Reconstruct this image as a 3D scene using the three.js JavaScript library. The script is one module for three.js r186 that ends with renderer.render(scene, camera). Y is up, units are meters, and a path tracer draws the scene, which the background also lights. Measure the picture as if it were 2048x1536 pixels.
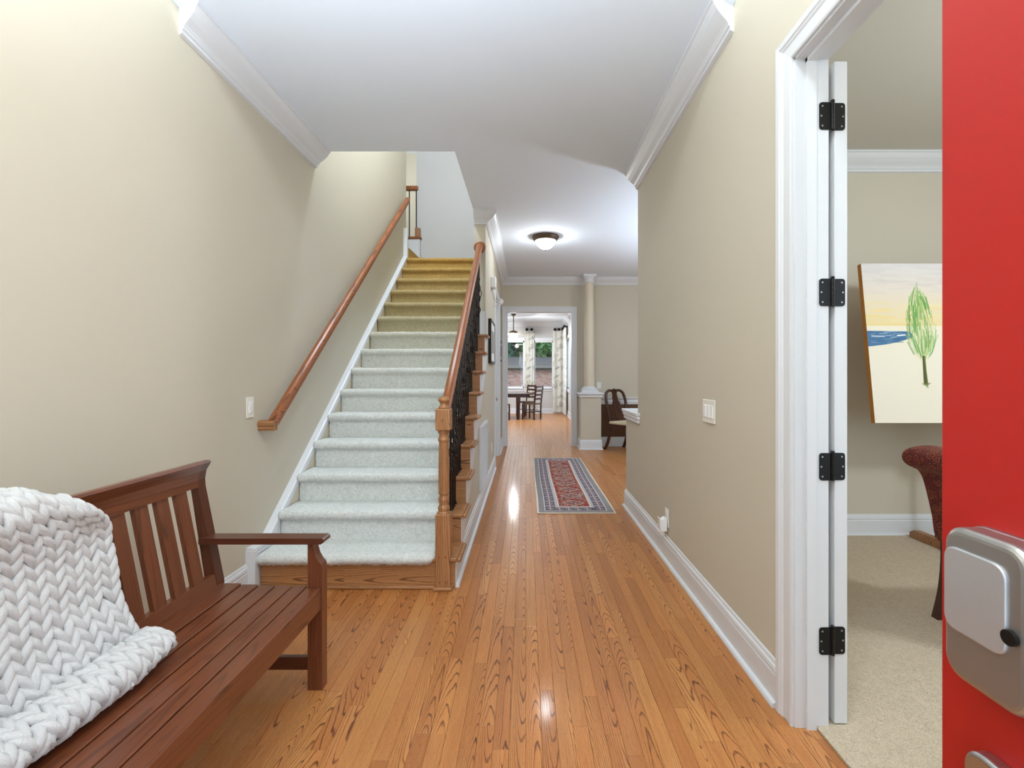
import * as THREE from 'three';
import { RoundedBoxGeometry } from 'three/addons/geometries/RoundedBoxGeometry.js';
import { mergeGeometries } from 'three/addons/utils/BufferGeometryUtils.js';

// ------------------------------------------------------------------ camera, sky, exposure
// Everything below is placed by (x, y, depth): depth runs into the house, world z = -depth.
const scene = new THREE.Scene();
const camera = new THREE.PerspectiveCamera(2 * Math.atan(768 / 945) * 180 / Math.PI, 2048 / 1536, 0.05, 200);
camera.position.set(0, 1.29, 0);
camera.lookAt(0, 1.29, -1);
camera.setViewOffset(2048, 1536, 1024 - 1052, 768 - 750, 2048, 1536);
// white balance of the lamps and the sky: the camera was set for a neutral ceiling
const WB = new THREE.Color(0.86, 1.0, 1.17);
scene.background = new THREE.Color(0.92, 0.97, 1.0).multiply(WB);
scene.backgroundIntensity = 1.6;
camera.focus = 3.5; camera.userData.fStop = 11;
const renderer = new THREE.WebGLRenderer({ antialias: true });
renderer.toneMapping = THREE.LinearToneMapping;
renderer.toneMappingExposure = 1.54;
renderer.shadowMap.enabled = true;
const LAMP = { foyer: 4.6, sconce: 0.6, hall: 1.0, study: 4.4, dining: 1.0, breakfast: 9, upstairs: 6.8, upperHall: 1.0, upFoyer: 24, upDining: 13, upBreakfast: 20 };  // sconce, study, dining, upstairs, upperHall and the up entries drive added fill lamps

// ------------------------------------------------------------------ helpers
let seed = 12345;
const rnd = () => { seed = (seed * 1664525 + 1013904223) >>> 0; return seed / 4294967296; };
const rr = (a, b) => a + (b - a) * rnd();
const V = (x, y, d) => new THREE.Vector3(x, y, -d);
const count = {};
function numbered(n) { const k = count[n] = (count[n] ?? -1) + 1; return k ? n + '_' + String(k).padStart(3, '0') : n; }
const perm = new Uint8Array(512); { const p = [...Array(256).keys()]; for (let i = 255; i > 0; i--) { const j = (rnd() * (i + 1)) | 0; [p[i], p[j]] = [p[j], p[i]]; } for (let i = 0; i < 512; i++) perm[i] = p[i & 255]; }
const hv = (x, y) => perm[(perm[x & 255] + y) & 255] / 255;
function noise(x, y) {
  const xi = Math.floor(x), yi = Math.floor(y), fx = x - xi, fy = y - yi, u = fx * fx * (3 - 2 * fx), v = fy * fy * (3 - 2 * fy);
  const a = hv(xi, yi), b = hv(xi + 1, yi), c = hv(xi, yi + 1), d = hv(xi + 1, yi + 1);
  return a + (b - a) * u + (c - a) * v + (a - b - c + d) * u * v;
}
const clamp = (x, a = 0, b = 1) => Math.min(b, Math.max(a, x));
const sstep = (a, b, x) => { const t = clamp((x - a) / (b - a)); return t * t * (3 - 2 * t); };
const flat = (g) => { const o = g.index ? g.toNonIndexed() : g; return o; };
function merge(list) {
  list = list.map((g) => { const o = flat(g).clone(); for (const k of Object.keys(o.attributes)) if (!['position', 'normal', 'uv'].includes(k)) o.deleteAttribute(k);
    if (!o.attributes.uv) o.setAttribute('uv', new THREE.BufferAttribute(new Float32Array(o.attributes.position.count * 2), 2)); return o; });
  return list.length === 1 ? list[0] : mergeGeometries(list);
}
// uv in metres from the dominant plane of each triangle; grain runs along axis g
function wuv(g, grain = 'y', len = 1, wid = 1, ou = 0, ov = 0) {
  g = flat(g); const p = g.attributes.position, n = p.count, uv = new Float32Array(n * 2), gi = 'xyz'.indexOf(grain);
  const a = new THREE.Vector3(), b = new THREE.Vector3(), c = new THREE.Vector3();
  for (let i = 0; i < n; i += 3) {
    a.fromBufferAttribute(p, i); b.fromBufferAttribute(p, i + 1); c.fromBufferAttribute(p, i + 2);
    const m = b.clone().sub(a).cross(c.clone().sub(a)), w = [Math.abs(m.x), Math.abs(m.y), Math.abs(m.z)];
    const dom = w.indexOf(Math.max(...w)), axes = [0, 1, 2].filter((k) => k !== dom);
    const ua = axes.includes(gi) ? gi : axes[0], va = axes.find((k) => k !== ua);
    [a, b, c].forEach((q, k) => { uv[(i + k) * 2] = q.getComponent(ua) / len + ou; uv[(i + k) * 2 + 1] = q.getComponent(va) / wid + ov; });
  }
  g.setAttribute('uv', new THREE.BufferAttribute(uv, 2)); return g;
}
function box(x0, x1, y0, y1, d0, d1, r = 0) {
  const w = x1 - x0, h = y1 - y0, l = d1 - d0;
  const g = r ? new RoundedBoxGeometry(w, h, l, 2, Math.min(r, w / 2.01, h / 2.01, l / 2.01)) : new THREE.BoxGeometry(w, h, l);
  return flat(g.translate((x0 + x1) / 2, (y0 + y1) / 2, -(d0 + d1) / 2));
}
// closed profile [[a, b]...] swept straight: point = P + A*a + B*b + D*t; m0, m1 mitre the ends (t shifts with a)
function sweep(prof, P, A, B, D, len, m0 = 0, m1 = 0) {
  const s = prof.map(([a, b]) => P.clone().addScaledVector(A, a).addScaledVector(B, b).addScaledVector(D, m0 * a));
  const e = prof.map(([a, b]) => P.clone().addScaledVector(A, a).addScaledVector(B, b).addScaledVector(D, len + m1 * a));
  const tri = THREE.ShapeUtils.triangulateShape(prof.map(([a, b]) => new THREE.Vector2(a, b)), []);
  const out = [], push = (...v) => v.forEach((q) => out.push(q.x, q.y, q.z)), n = prof.length;
  for (let i = 0; i < n; i++) { const j = (i + 1) % n; push(s[i], s[j], e[j], s[i], e[j], e[i]); }
  for (const [i, j, k] of tri) { push(s[i], s[k], s[j]); push(e[i], e[j], e[k]); }
  return solid(out);
}
function solid(arr) {  // orient outward by signed volume, flat normals
  const p = Float32Array.from(arr); let vol = 0;
  for (let i = 0; i < p.length; i += 9) vol += p[i] * (p[i + 4] * p[i + 8] - p[i + 5] * p[i + 7]) - p[i + 1] * (p[i + 3] * p[i + 8] - p[i + 5] * p[i + 6]) + p[i + 2] * (p[i + 3] * p[i + 7] - p[i + 4] * p[i + 6]);
  if (vol < 0) for (let i = 0; i < p.length; i += 9) for (let k = 0; k < 3; k++) { const t = p[i + 3 + k]; p[i + 3 + k] = p[i + 6 + k]; p[i + 6 + k] = t; }
  const g = new THREE.BufferGeometry(); g.setAttribute('position', new THREE.BufferAttribute(p, 3)); g.computeVertexNormals();
  g.setAttribute('uv', new THREE.BufferAttribute(new Float32Array(p.length / 3 * 2), 2)); return g;
}
const EX = new THREE.Vector3(1, 0, 0), EY = new THREE.Vector3(0, 1, 0), ED = new THREE.Vector3(0, 0, -1), O0 = new THREE.Vector3();
const prismX = (pts, x0, x1) => sweep(pts, V(x0, 0, 0), ED, EY, EX, x1 - x0);          // pts [depth, y]
const prismD = (pts, d0, d1) => sweep(pts, V(0, 0, d0), EX, EY, ED, d1 - d0);          // pts [x, y]
const prismY = (pts, y0, y1) => sweep(pts, V(0, y0, 0), EX, ED, EY, y1 - y0);          // pts [x, depth]
function lathe(pts, x, y, d, seg = 28) { return flat(new THREE.LatheGeometry(pts.map(([r, h]) => new THREE.Vector2(r, h)), seg).translate(x, y, -d)); }
function cyl(r0, r1, h, x, y, d, seg = 16) { return flat(new THREE.CylinderGeometry(r1, r0, h, seg).translate(x, y + h / 2, -d)); }
function tube(pts, r, seg = 24, rad = 8, closed = false) { return flat(new THREE.TubeGeometry(new THREE.CatmullRomCurve3(pts, closed), seg, r, rad, closed)); }
function rod(a, b, r0, r1 = r0, seg = 10) { const L = a.distanceTo(b), g = new THREE.CylinderGeometry(r1, r0, L, seg); g.translate(0, L / 2, 0); g.applyQuaternion(new THREE.Quaternion().setFromUnitVectors(EY, b.clone().sub(a).normalize())); g.translate(a.x, a.y, a.z); return flat(g); }
function bar(a, b, w, h, up = EY, r = 0.004) { // rectangular bar from a to b
  const z = b.clone().sub(a), L = z.length(); z.normalize(); const x = up.clone().cross(z).normalize(), y = z.clone().cross(x);
  const g = r ? new RoundedBoxGeometry(w, h, L, 2, Math.min(r, w / 2.01, h / 2.01)) : new THREE.BoxGeometry(w, h, L);
  g.applyMatrix4(new THREE.Matrix4().makeBasis(x, y, z)); g.translate((a.x + b.x) / 2, (a.y + b.y) / 2, (a.z + b.z) / 2); return flat(g);
}
function add(name, geos, mat, parent = scene) {
  const m = new THREE.Mesh(Array.isArray(geos) ? merge(geos) : geos, mat); m.name = numbered(name); m.castShadow = m.receiveShadow = true; parent.add(m); return m;
}
function struct(name, geos, mat) { const m = add(name, geos, mat); m.userData.kind = 'structure'; return m; }
function thing(name, label, category, group, p = V(0, 0, 0), turn = 0) {
  const g = new THREE.Group(); g.name = numbered(name); g.position.copy(p); g.rotation.y = turn; g.userData = { label, category }; if (group) g.userData.group = group; scene.add(g); return g;
}
function tag(o, label, category, group) { Object.assign(o.userData, { label, category }); if (group) o.userData.group = group; return o; }
function structGroup(name) { const g = new THREE.Group(); g.name = numbered(name); g.userData.kind = 'structure'; scene.add(g); return g; }
function copy(o, label, p, turn) { const c = o.clone(); c.name = numbered(o.name.replace(/_\d+$/, '')); c.userData = { ...o.userData, label: label ?? o.userData.label }; c.position.copy(p); c.rotation.y = turn; scene.add(c); return c; }

// ------------------------------------------------------------------ textures and materials
const srgb = (r, g, b) => new THREE.Color().setRGB(r / 255, g / 255, b / 255, THREE.SRGBColorSpace);
function dataTex(w, h, f, color = true) {
  const a = new Uint8Array(w * h * 4);
  for (let y = 0, i = 0; y < h; y++) for (let x = 0; x < w; x++, i += 4) { const c = f(x, y); a[i] = c[0]; a[i + 1] = c[1]; a[i + 2] = c[2]; a[i + 3] = 255; }
  const t = new THREE.DataTexture(a, w, h); t.wrapS = t.wrapT = THREE.RepeatWrapping; t.magFilter = THREE.LinearFilter; if (color) t.colorSpace = THREE.SRGBColorSpace; t.needsUpdate = true; return t;
}
function canvasTex(w, h, draw) { const c = document.createElement('canvas'); c.width = w; c.height = h; draw(c.getContext('2d'), w, h); const t = new THREE.CanvasTexture(c); t.colorSpace = THREE.SRGBColorSpace; t.wrapS = t.wrapT = THREE.RepeatWrapping; return t; }
// boards sawn from a log: growth rings cut by a tilted plane, pores as short dark streaks; lanes are separate boards
function woodTex(W, H, len, wid, lanes, light, base, line, o = {}) {
  const { ring = 0.0055, contrast = 1, pores = 0.5, flame = 1 } = o, L = [];
  for (let i = 0; i < lanes; i++) { const k = rnd(); L.push({ cx: k < 0.55 * flame ? rr(-0.02, 0.02) : k < 0.75 ? rr(0.03, 0.05) * (rnd() < 0.5 ? -1 : 1) : rr(0.06, 0.16) * (rnd() < 0.5 ? -1 : 1), h0: rr(0.03, 0.06) * (rnd() < 0.5 ? -1 : 1), sl: rr(0.025, 0.06) * (rnd() < 0.5 ? -1 : 1), s: ring * rr(0.75, 1.5), n: rr(0, 200), tone: rr(-0.08, 0.08) }); }
  const lw = H / lanes;
  return dataTex(W, H, (px, py) => {
    const li = Math.min(lanes - 1, Math.floor(py / lw)), q = L[li], y = px / W * len, x = ((py - li * lw) / lw - 0.5) * (wid / lanes);
    const wob = (noise(y * 2.2 + q.n, x * 14) - 0.5) * 0.011 + (noise(y * 7 + q.n, x * 40 + 7) - 0.5) * 0.004 + (noise(y * 26, x * 160 + q.n) - 0.5) * 0.0007;
    const h = q.h0 + 0.75 * q.sl * (y - len / 2) + 0.01 * (noise(y * 1.3 + q.n, 3.3) - 0.5), X = x - q.cx;
    const R = Math.sqrt(X * X + h * h) + wob, t = R / q.s, f = t - Math.floor(t);
    let dark = sstep(0.7, 0.9, f) * (1 - sstep(0.93, 1, f)) * (0.25 + 0.75 * sstep(0.004, 0.013, Math.hypot(X, h)));
    const ps = noise(y * 55 + q.n * 3, x * 1500 + 31), por = sstep(0.6, 0.85, ps);
    dark = dark * (0.35 + 0.65 * noise(y * 20 + q.n, x * 420)) * (0.6 + 0.7 * noise(Math.floor(t) * 7.3 + q.n, 1.7));
    const d = clamp((dark + por * pores * (0.25 + dark)) * contrast), tone = q.tone + (noise(y * 3 + q.n, x * 40) - 0.5) * 0.25 + (noise(y * 7 + q.n, x * 700) - 0.5) * 0.35;
    return [0, 1, 2].map((c) => { const m = base[c] + (light[c] - base[c]) * clamp(0.5 + tone * 1.6); return clamp(m + (line[c] - m) * d, 0, 255); });
  });
}
const texFloor = woodTex(2048, 2048, 2, 0.912, 16, [212, 154, 92], [186, 122, 64], [98, 54, 24], { contrast: 1.08, pores: 0.6, ring: 0.0034, flame: 0.62 });
const texOak = woodTex(1024, 512, 1, 0.5, 4, [186, 134, 88], [156, 106, 64], [88, 52, 28], { contrast: 1.0, ring: 0.006 });
const texBench = woodTex(1024, 512, 1, 0.5, 4, [124, 70, 42], [98, 50, 28], [58, 28, 15], { contrast: 0.6, ring: 0.009, pores: 0.25 });
const texPlaster = dataTex(256, 256, (x, y) => { const n = 128 + (noise(x / 2.1, y / 2.1) - 0.5) * 90 + (noise(x / 9, y / 9) - 0.5) * 60; return [n, n, n]; }, false);
const carpetH = (x, y) => noise(x / 2.3, y / 2.3) * 0.55 + noise(x / 5.3 + 9, y / 5.3) * 0.3 + noise(x / 16, y / 16) * 0.15;
const texCarpetBump = dataTex(512, 512, (x, y) => { const n = 255 * carpetH(x, y); return [n, n, n]; }, false);
const texCarpet = dataTex(512, 512, (x, y) => { const k = 0.74 + 0.34 * carpetH(x, y), n = Math.min(255, 262 * k); return [n, n, n]; });
for (const t of [texCarpet, texCarpetBump]) t.repeat.set(2.2, 2.2);

const std = (o) => new THREE.MeshStandardMaterial(o), phys = (o) => new THREE.MeshPhysicalMaterial(o);
const M = {
  wall: std({ color: srgb(206, 198, 180), roughness: 0.75 }),
  wallUp: std({ color: srgb(207, 205, 203), roughness: 0.8 }),
  ceil: std({ color: srgb(234, 241, 250), roughness: 0.9 }),
  studyCeil: std({ color: srgb(206, 201, 190), roughness: 0.9 }),
  trim: std({ color: srgb(225, 227, 230), roughness: 0.38 }),
  cream: std({ color: srgb(226, 214, 192), roughness: 0.5 }),
  brown: std({ color: srgb(96, 62, 34), roughness: 0.6 }),
  oak: phys({ map: texOak, roughness: 0.42, clearcoat: 0.12, clearcoatRoughness: 0.2 }),
  oakDeep: phys({ map: texOak, color: srgb(236, 200, 168), roughness: 0.42, clearcoat: 0.12, clearcoatRoughness: 0.2 }),
  bench: phys({ map: texBench, roughness: 0.3, clearcoat: 0.35, clearcoatRoughness: 0.25 }),
  benchDark: phys({ map: texBench, color: srgb(200, 190, 185), roughness: 0.33, clearcoat: 0.3, clearcoatRoughness: 0.25 }),
  mahog: phys({ map: texBench, color: srgb(150, 120, 110), roughness: 0.28, clearcoat: 0.4, clearcoatRoughness: 0.15 }),
  iron: std({ color: srgb(46, 37, 32), roughness: 0.28, metalness: 0.7 }),
  black: std({ color: srgb(20, 20, 21), roughness: 0.4, metalness: 0.4 }),
  steel: std({ color: srgb(196, 198, 202), roughness: 0.32, metalness: 1 }),
  plate: std({ color: srgb(206, 208, 212), roughness: 0.42, metalness: 0.75, bumpMap: texPlaster, bumpScale: 0.0002 }),
  nickel: std({ color: srgb(172, 170, 167), roughness: 0.34, metalness: 0.85 }),
  red: phys({ color: srgb(176, 24, 15), roughness: 0.5, clearcoat: 0.06, clearcoatRoughness: 0.4 }),
  plastic: std({ color: srgb(240, 236, 226), roughness: 0.4 }),
  plasticWhite: std({ color: srgb(244, 244, 244), roughness: 0.4 }),
  yarn: phys({ color: srgb(212, 212, 211), roughness: 1, bumpMap: texPlaster, bumpScale: 0.003, sheen: 0.4, sheenRoughness: 0.7, sheenColor: new THREE.Color(1, 1, 1) }),
  studyCarpet: std({ map: texCarpet, color: srgb(214, 196, 170), roughness: 1, bumpMap: texCarpetBump, bumpScale: 0.004 }),
  glass: phys({ color: 0xffffff, transmission: 1, thickness: 0, roughness: 0.02, ior: 1.45 }),
  bronze: std({ color: srgb(88, 70, 54), roughness: 0.45, metalness: 0.5 }),
  porch: std({ color: srgb(196, 192, 186), roughness: 0.9 }),
};
const carpetMat = (r, g, b) => std({ map: texCarpet, color: srgb(r, g, b), roughness: 1, bumpMap: texCarpetBump, bumpScale: 0.005 });

// ------------------------------------------------------------------ the room shell
const L = -1.66, R = 0.985, CE = 3.05, H2 = 5.8, FAR = 8.58;
struct('wall_left', [box(L - 0.12, L, -0.1, H2, -0.4, 6.54)], M.wall);
struct('wall_right', [
  box(R, R + 0.12, -0.1, CE, 1.742, 4.16), box(R, R + 0.12, 2.46, CE, 0.82, 1.742), box(R, R + 0.12, -0.1, CE, -0.4, 0.82), box(R, R + 0.12, CE, H2, -0.4, 2.32),
], M.wall);
struct('wall_low', [box(R, R + 0.12, -0.1, 0.93, 4.16, 4.65)], M.wall);
// front wall with the open entrance (the camera stands in it) and the study window
struct('wall_front', [
  box(-1.78, -0.36, -0.1, H2, -0.4, -0.24), box(0.68, 1.105, -0.1, H2, -0.4, -0.24), box(-0.36, 0.68, 2.5, H2, -0.4, -0.24),
  box(1.105, 2.2, -0.1, CE, -0.4, -0.24), box(4.2, 5.0, -0.1, CE, -0.4, -0.24), box(2.2, 4.2, -0.1, 0.6, -0.4, -0.24), box(2.2, 4.2, 2.4, CE, -0.4, -0.24),
], M.wall);
struct('wall_study_back', [box(R + 0.12, 5.0, -0.1, CE, 3.81, 3.95)], M.wall);
struct('wall_study_side', [box(4.86, 5.0, -0.1, CE, -0.4, 3.95)], M.wall);
struct('ceiling_study', [box(R + 0.12, 5.0, CE, CE + 0.12, -0.4, 3.95)], M.studyCeil);
// hall side of the staircase: upright end, then the hall wall with a cased door
const HX = -0.44, SH = -0.56;
struct('wall_hall', [
  box(SH, HX, -0.1, H2, 5.12, 6.62), box(SH, HX, 2.45, H2, 6.62, 7.55), box(SH, HX, -0.1, H2, 7.55, FAR),
  box(SH, HX, CE + 0.3, H2, 2.2, 5.12),
], M.wall);
struct('wall_far', [
  box(-3.2, -0.354, -0.1, CE, FAR, FAR + 0.13), box(0.844, 4.6, -0.1, CE, FAR, FAR + 0.13), box(-0.354, 0.844, 2.45, CE, FAR, FAR + 0.13),
], M.wall);
struct('wall_dining_side', [box(4.5, 4.64, -0.1, CE, 3.95, FAR)], M.wall);
// ceilings
struct('ceiling', [
  box(L, R + 0.02, CE, CE + 0.3, 2.2, 3.72), box(SH, R + 0.02, CE, CE + 0.3, 3.72, FAR), box(R + 0.02, 4.64, CE, CE + 0.3, 3.95, FAR),
  box(R + 0.02, R + 0.12, CE, CE + 0.3, 2.2, 3.95),
], M.ceil);
struct('ceiling_upstairs', [box(-3.3, R + 0.12, H2, H2 + 0.12, -0.4, 9.8)], M.ceil);
struct('wall_foyer_upper', [box(L, R, CE + 0.3, H2, 2.2, 2.32)], M.wall);
struct('wall_stair_back', [box(-1.75, SH, 2.2, H2, 7.55, 7.67)], M.wallUp);
struct('wall_stair_left', [box(-3.06, -2.94, 2.2, H2, 6.42, 9.8)], M.wall);
struct('wall_stair_front', [box(-2.94, L - 0.12, 2.2, H2, 6.42, 6.54)], M.wall);
struct('wall_upper_back', [box(-3.06, SH, 3.1, H2, 9.6, 9.72)], M.wall);
struct('floor_upper', [box(-2.94, SH, 3.1, 3.43, 7.67, 9.6), box(-2.94, -1.75, 3.1, 3.43, 7.55, 7.67)], M.wallUp);

// floors
const floor = structGroup('floor');
add('subfloor', wuv(box(-3.4, 4.7, -0.12, -0.004, -0.3, 16.2), 'z', 2, 0.912), std({ map: texFloor, roughness: 0.4 }), floor);
const tones = [[255, 250, 244], [244, 232, 220], [255, 240, 226], [232, 214, 198], [250, 238, 230], [238, 220, 206]].map((c) =>
  phys({ map: texFloor, color: srgb(...c), roughness: 0.5, clearcoat: 0.28, clearcoatRoughness: 0.1 }));
{
  const planks = [], PW = 0.0572;
  const lay = (x0, x1, d0, d1) => {
    for (let x = x0; x < x1 - 0.004; x += PW) {
      let d = d0 - rr(0, 0.8);
      while (d < d1) { const l = rr(0.45, 1.15), a = Math.max(d, d0), b = Math.min(d + l, d1); if (b - a > 0.03) planks.push([x, Math.min(x + PW, x1), a, b]); d += l; }
    }
  };
  lay(L, 1.06, 0.0, FAR - 0.001); lay(1.06, 2.6, 3.96, FAR - 0.001); lay(-1.6, 1.5, FAR, 15.95);
  const shown = (p) => { // area of the plank in the picture
    const clip = (d) => Math.max(d, 1.55), a = clip(p[2]), b = clip(p[3]); if (b <= a) return 0;
    const f = (d) => [1052 + 945 * p[0] / d, 1052 + 945 * p[1] / d, 750 + 945 * 1.29 / d], A = f(a), B = f(b);
    const vis = (q) => Math.max(0, Math.min(2048, q[1]) - Math.max(0, q[0]));
    if (p[0] > 1.06 && p[2] < 4.6) return 0;
    if (p[1] < -0.44 && p[2] > 2.8) return 0;
    if (p[1] < -1.25 && p[2] < 2) return 0;
    return (vis(A) + vis(B)) / 2 * Math.abs(A[2] - B[2]);
  };
  const ranked = planks.map((p) => [p, shown(p)]).sort((a, b) => b[1] - a[1]);
  const geo = (p, k) => {
    const [x0, x1, a, b] = p, g = 0.0003, bv = 0.0009, len = b - a, off = rr(0, Math.max(0, 2 - len - 0.02)), lane = (rnd() * 16) | 0;
    const X = [x0 + g, x0 + g + bv, x1 - g - bv, x1 - g], D = [a + g, a + g + bv, b - g - bv, b - g], yb = -0.006, o = [], uv = [];
    const put = (x, y, d) => { o.push(x, y, -d); uv.push((off + d - a) / 2, (lane + 0.04 + 0.92 * (x - x0) / PW) / 16); };
    const quad = (p1, p2, p3, p4) => { for (const q of [p1, p2, p3, p1, p3, p4]) put(...q); };
    quad([X[1], 0, D[1]], [X[2], 0, D[1]], [X[2], 0, D[2]], [X[1], 0, D[2]]);
    quad([X[0], -bv, D[0]], [X[1], 0, D[1]], [X[1], 0, D[2]], [X[0], -bv, D[3]]);
    quad([X[2], 0, D[1]], [X[3], -bv, D[0]], [X[3], -bv, D[3]], [X[2], 0, D[2]]);
    quad([X[0], -bv, D[0]], [X[3], -bv, D[0]], [X[2], 0, D[1]], [X[1], 0, D[1]]);
    quad([X[1], 0, D[2]], [X[2], 0, D[2]], [X[3], -bv, D[3]], [X[0], -bv, D[3]]);
    quad([X[0], yb, D[0]], [X[0], -bv, D[0]], [X[0], -bv, D[3]], [X[0], yb, D[3]]);
    quad([X[3], -bv, D[0]], [X[3], yb, D[0]], [X[3], yb, D[3]], [X[3], -bv, D[3]]);
    quad([X[0], yb, D[0]], [X[3], yb, D[0]], [X[3], -bv, D[0]], [X[0], -bv, D[0]]);
    quad([X[0], -bv, D[3]], [X[3], -bv, D[3]], [X[3], yb, D[3]], [X[0], yb, D[3]]);
    const G = new THREE.BufferGeometry(); G.setAttribute('position', new THREE.BufferAttribute(Float32Array.from(o), 3)); G.setAttribute('uv', new THREE.BufferAttribute(Float32Array.from(uv), 2)); G.computeVertexNormals(); return G;
  };
  const rest = tones.map(() => []);
  ranked.forEach(([p, s], i) => { const t = (rnd() * tones.length) | 0; if (i < 298 && s > 0) add('plank', geo(p), tones[t], floor); else rest[t].push(geo(p)); });
  const all = merge(rest.flat()), far = add('distant_planks', all, tones[0], floor); far.userData.kind = 'stuff';
}
struct('floor_study_carpet', wuv(box(1.06, 4.86, -0.1, 0.008, -0.24, 3.81), 'x'), M.studyCarpet);
struct('porch_ground', box(-6, 8, -0.3, -0.1, -9, -0.3), M.porch);

// ---- mouldings
const BASE = [[0, 0], [0.034, 0], [0.034, 0.008], [0.029, 0.017], [0.016, 0.021], [0.016, 0.118], [0.012, 0.124], [0.012, 0.13], [0.017, 0.134], [0.014, 0.15], [0.009, 0.153], [0.006, 0.168], [0, 0.17]];
const CROWN = [[0, 0], [0.122, 0], [0.122, -0.014], [0.112, -0.018], [0.108, -0.026], [0.094, -0.046], [0.07, -0.068], [0.042, -0.088], [0.03, -0.102], [0.03, -0.108], [0.02, -0.113], [0.02, -0.128], [0, -0.132]];
const CASE = [[0, 0], [0, 0.012], [0.008, 0.015], [0.014, 0.011], [0.05, 0.014], [0.058, 0.019], [0.064, 0.017], [0.07, 0.022], [0.088, 0.024], [0.092, 0.02], [0.092, 0]];
const neg = (v) => v.clone().negate();
const alongD = (prof, x, nx, y, d0, d1, m0 = 0, m1 = 0) => sweep(prof, V(x, y, d0), new THREE.Vector3(nx, 0, 0), EY, ED, d1 - d0, m0, m1);
const alongX = (prof, d, nd, y, x0, x1, m0 = 0, m1 = 0) => sweep(prof, V(x0, y, d), ED.clone().multiplyScalar(nd), EY, EX, x1 - x0, m0, m1);
struct('baseboard_left', alongD(BASE, L, 1, 0, -0.2, 2.8), M.trim);
struct('baseboard_right', [alongD(BASE, R, -1, 0, 1.83, 4.65, 0, 1), alongX(BASE, 4.65, 1, 0, R, R + 0.12, -1, 1), alongD(BASE, R + 0.12, 1, 0, 4.0, 4.65, 0, 1)], M.trim);
struct('baseboard_hall', [alongD(BASE, HX, 1, 0, 2.87, 6.53), alongD(BASE, HX, 1, 0, 7.64, FAR)], M.trim);
struct('baseboard_dining', alongX(BASE, FAR, -1, 0, 1.31, 4.5), M.trim);
struct('baseboard_study', [alongX(BASE, 3.81, -1, 0, R + 0.12, 4.86)], M.trim);
struct('crown_left', alongD(CROWN, L, 1, CE, 2.26, 3.72, -0.35, 0), M.trim);
struct('crown_right', alongD(CROWN, R, -1, CE, 2.24, 4.16, -0.35, -0.2), M.trim);
struct('crown_hall', [alongD(CROWN, HX, 1, CE, 5.12, FAR, -0.3, -1), alongX(CROWN, 5.12, -1, CE, SH, HX, 0, 1)], M.trim);
struct('crown_far', alongX(CROWN, FAR, -1, CE, HX, 4.5, 1, 0), M.trim);
struct('crown_study', alongX(CROWN, 3.81, -1, CE, R + 0.12, 4.86), M.trim);
// far doorway: jamb and casing
function casing(name, x0, x1, top, d, nd) { // opening in a wall across the view
  const N = ED.clone().multiplyScalar(nd);
  struct(name, [sweep(CASE, V(x0, 0, d), neg(EX), N, EY, top, 0, 1), sweep(CASE, V(x1, 0, d), EX, N, EY, top, 0, 1), sweep(CASE, V(x0, top, d), EY, N, EX, x1 - x0, -1, 1)], M.trim);
}
casing('trim_far_doorway', -0.342, 0.832, 2.44, FAR, -1);
struct('trim_far_jamb', [box(-0.354, -0.336, 0, 2.45, FAR - 0.004, FAR + 0.134), box(0.826, 0.844, 0, 2.45, FAR - 0.004, FAR + 0.134), box(-0.354, 0.844, 2.432, 2.45, FAR - 0.004, FAR + 0.134)], M.trim);
// study doorway in the right wall
function casingD(name, x, nx, d0, d1, top) {
  const N = new THREE.Vector3(nx, 0, 0), A = [];
  if (d0 !== null) A.push(sweep(CASE, V(x, 0, d0), neg(ED), N, EY, top, 0, 1));
  A.push(sweep(CASE, V(x, 0, d1), ED, N, EY, top, 0, 1), sweep(CASE, V(x, top, d0 ?? d1 - 1), EY, N, ED, d1 - (d0 ?? d1 - 1), -1, 1));
  struct(name, A, M.trim);
}
casingD('trim_study_doorway', R, -1, 0.83, 1.732, 2.452);
struct('trim_study_jamb', [
  box(R - 0.001, R + 0.121, 0, 2.46, 1.727, 1.743), box(R - 0.001, R + 0.121, 2.444, 2.461, 0.82, 1.742), box(R - 0.001, R + 0.121, 0, 2.46, 0.818, 0.835),
  box(R + 0.036, R + 0.071, 0, 2.444, 1.715, 1.728), box(R + 0.036, R + 0.071, 2.431, 2.445, 0.83, 1.728),
], M.trim);
// hall door in the left hall wall
casingD('trim_hall_doorway', HX, 1, 6.63, 7.54, 2.44);
{
  const d = structGroup('door_2');
  add('door_panel', [box(HX - 0.07, HX - 0.03, 0.01, 2.44, 6.63, 7.54), box(HX - 0.03, HX - 0.022, 0.2, 1.0, 6.76, 7.41, 0.003), box(HX - 0.03, HX - 0.022, 1.15, 2.3, 6.76, 7.41, 0.003)], M.trim, d);
  add('door_jamb', [box(HX - 0.12, HX + 0.001, 0, 2.45, 6.62, 6.635), box(HX - 0.12, HX + 0.001, 0, 2.45, 7.535, 7.55), box(HX - 0.12, HX + 0.001, 2.435, 2.45, 6.62, 7.55)], M.trim, d);
  add('door_knob', [lathe([[0, 0], [0.02, 0.004], [0.028, 0.02], [0.02, 0.035], [0.01, 0.04], [0.01, 0.06], [0.028, 0.062], [0.028, 0.068], [0, 0.068]], 0, 0, 0).rotateZ(-Math.PI / 2).rotateY(Math.PI).translate(HX + 0.04, 0.95, -6.71)], M.nickel, d);
}
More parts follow.
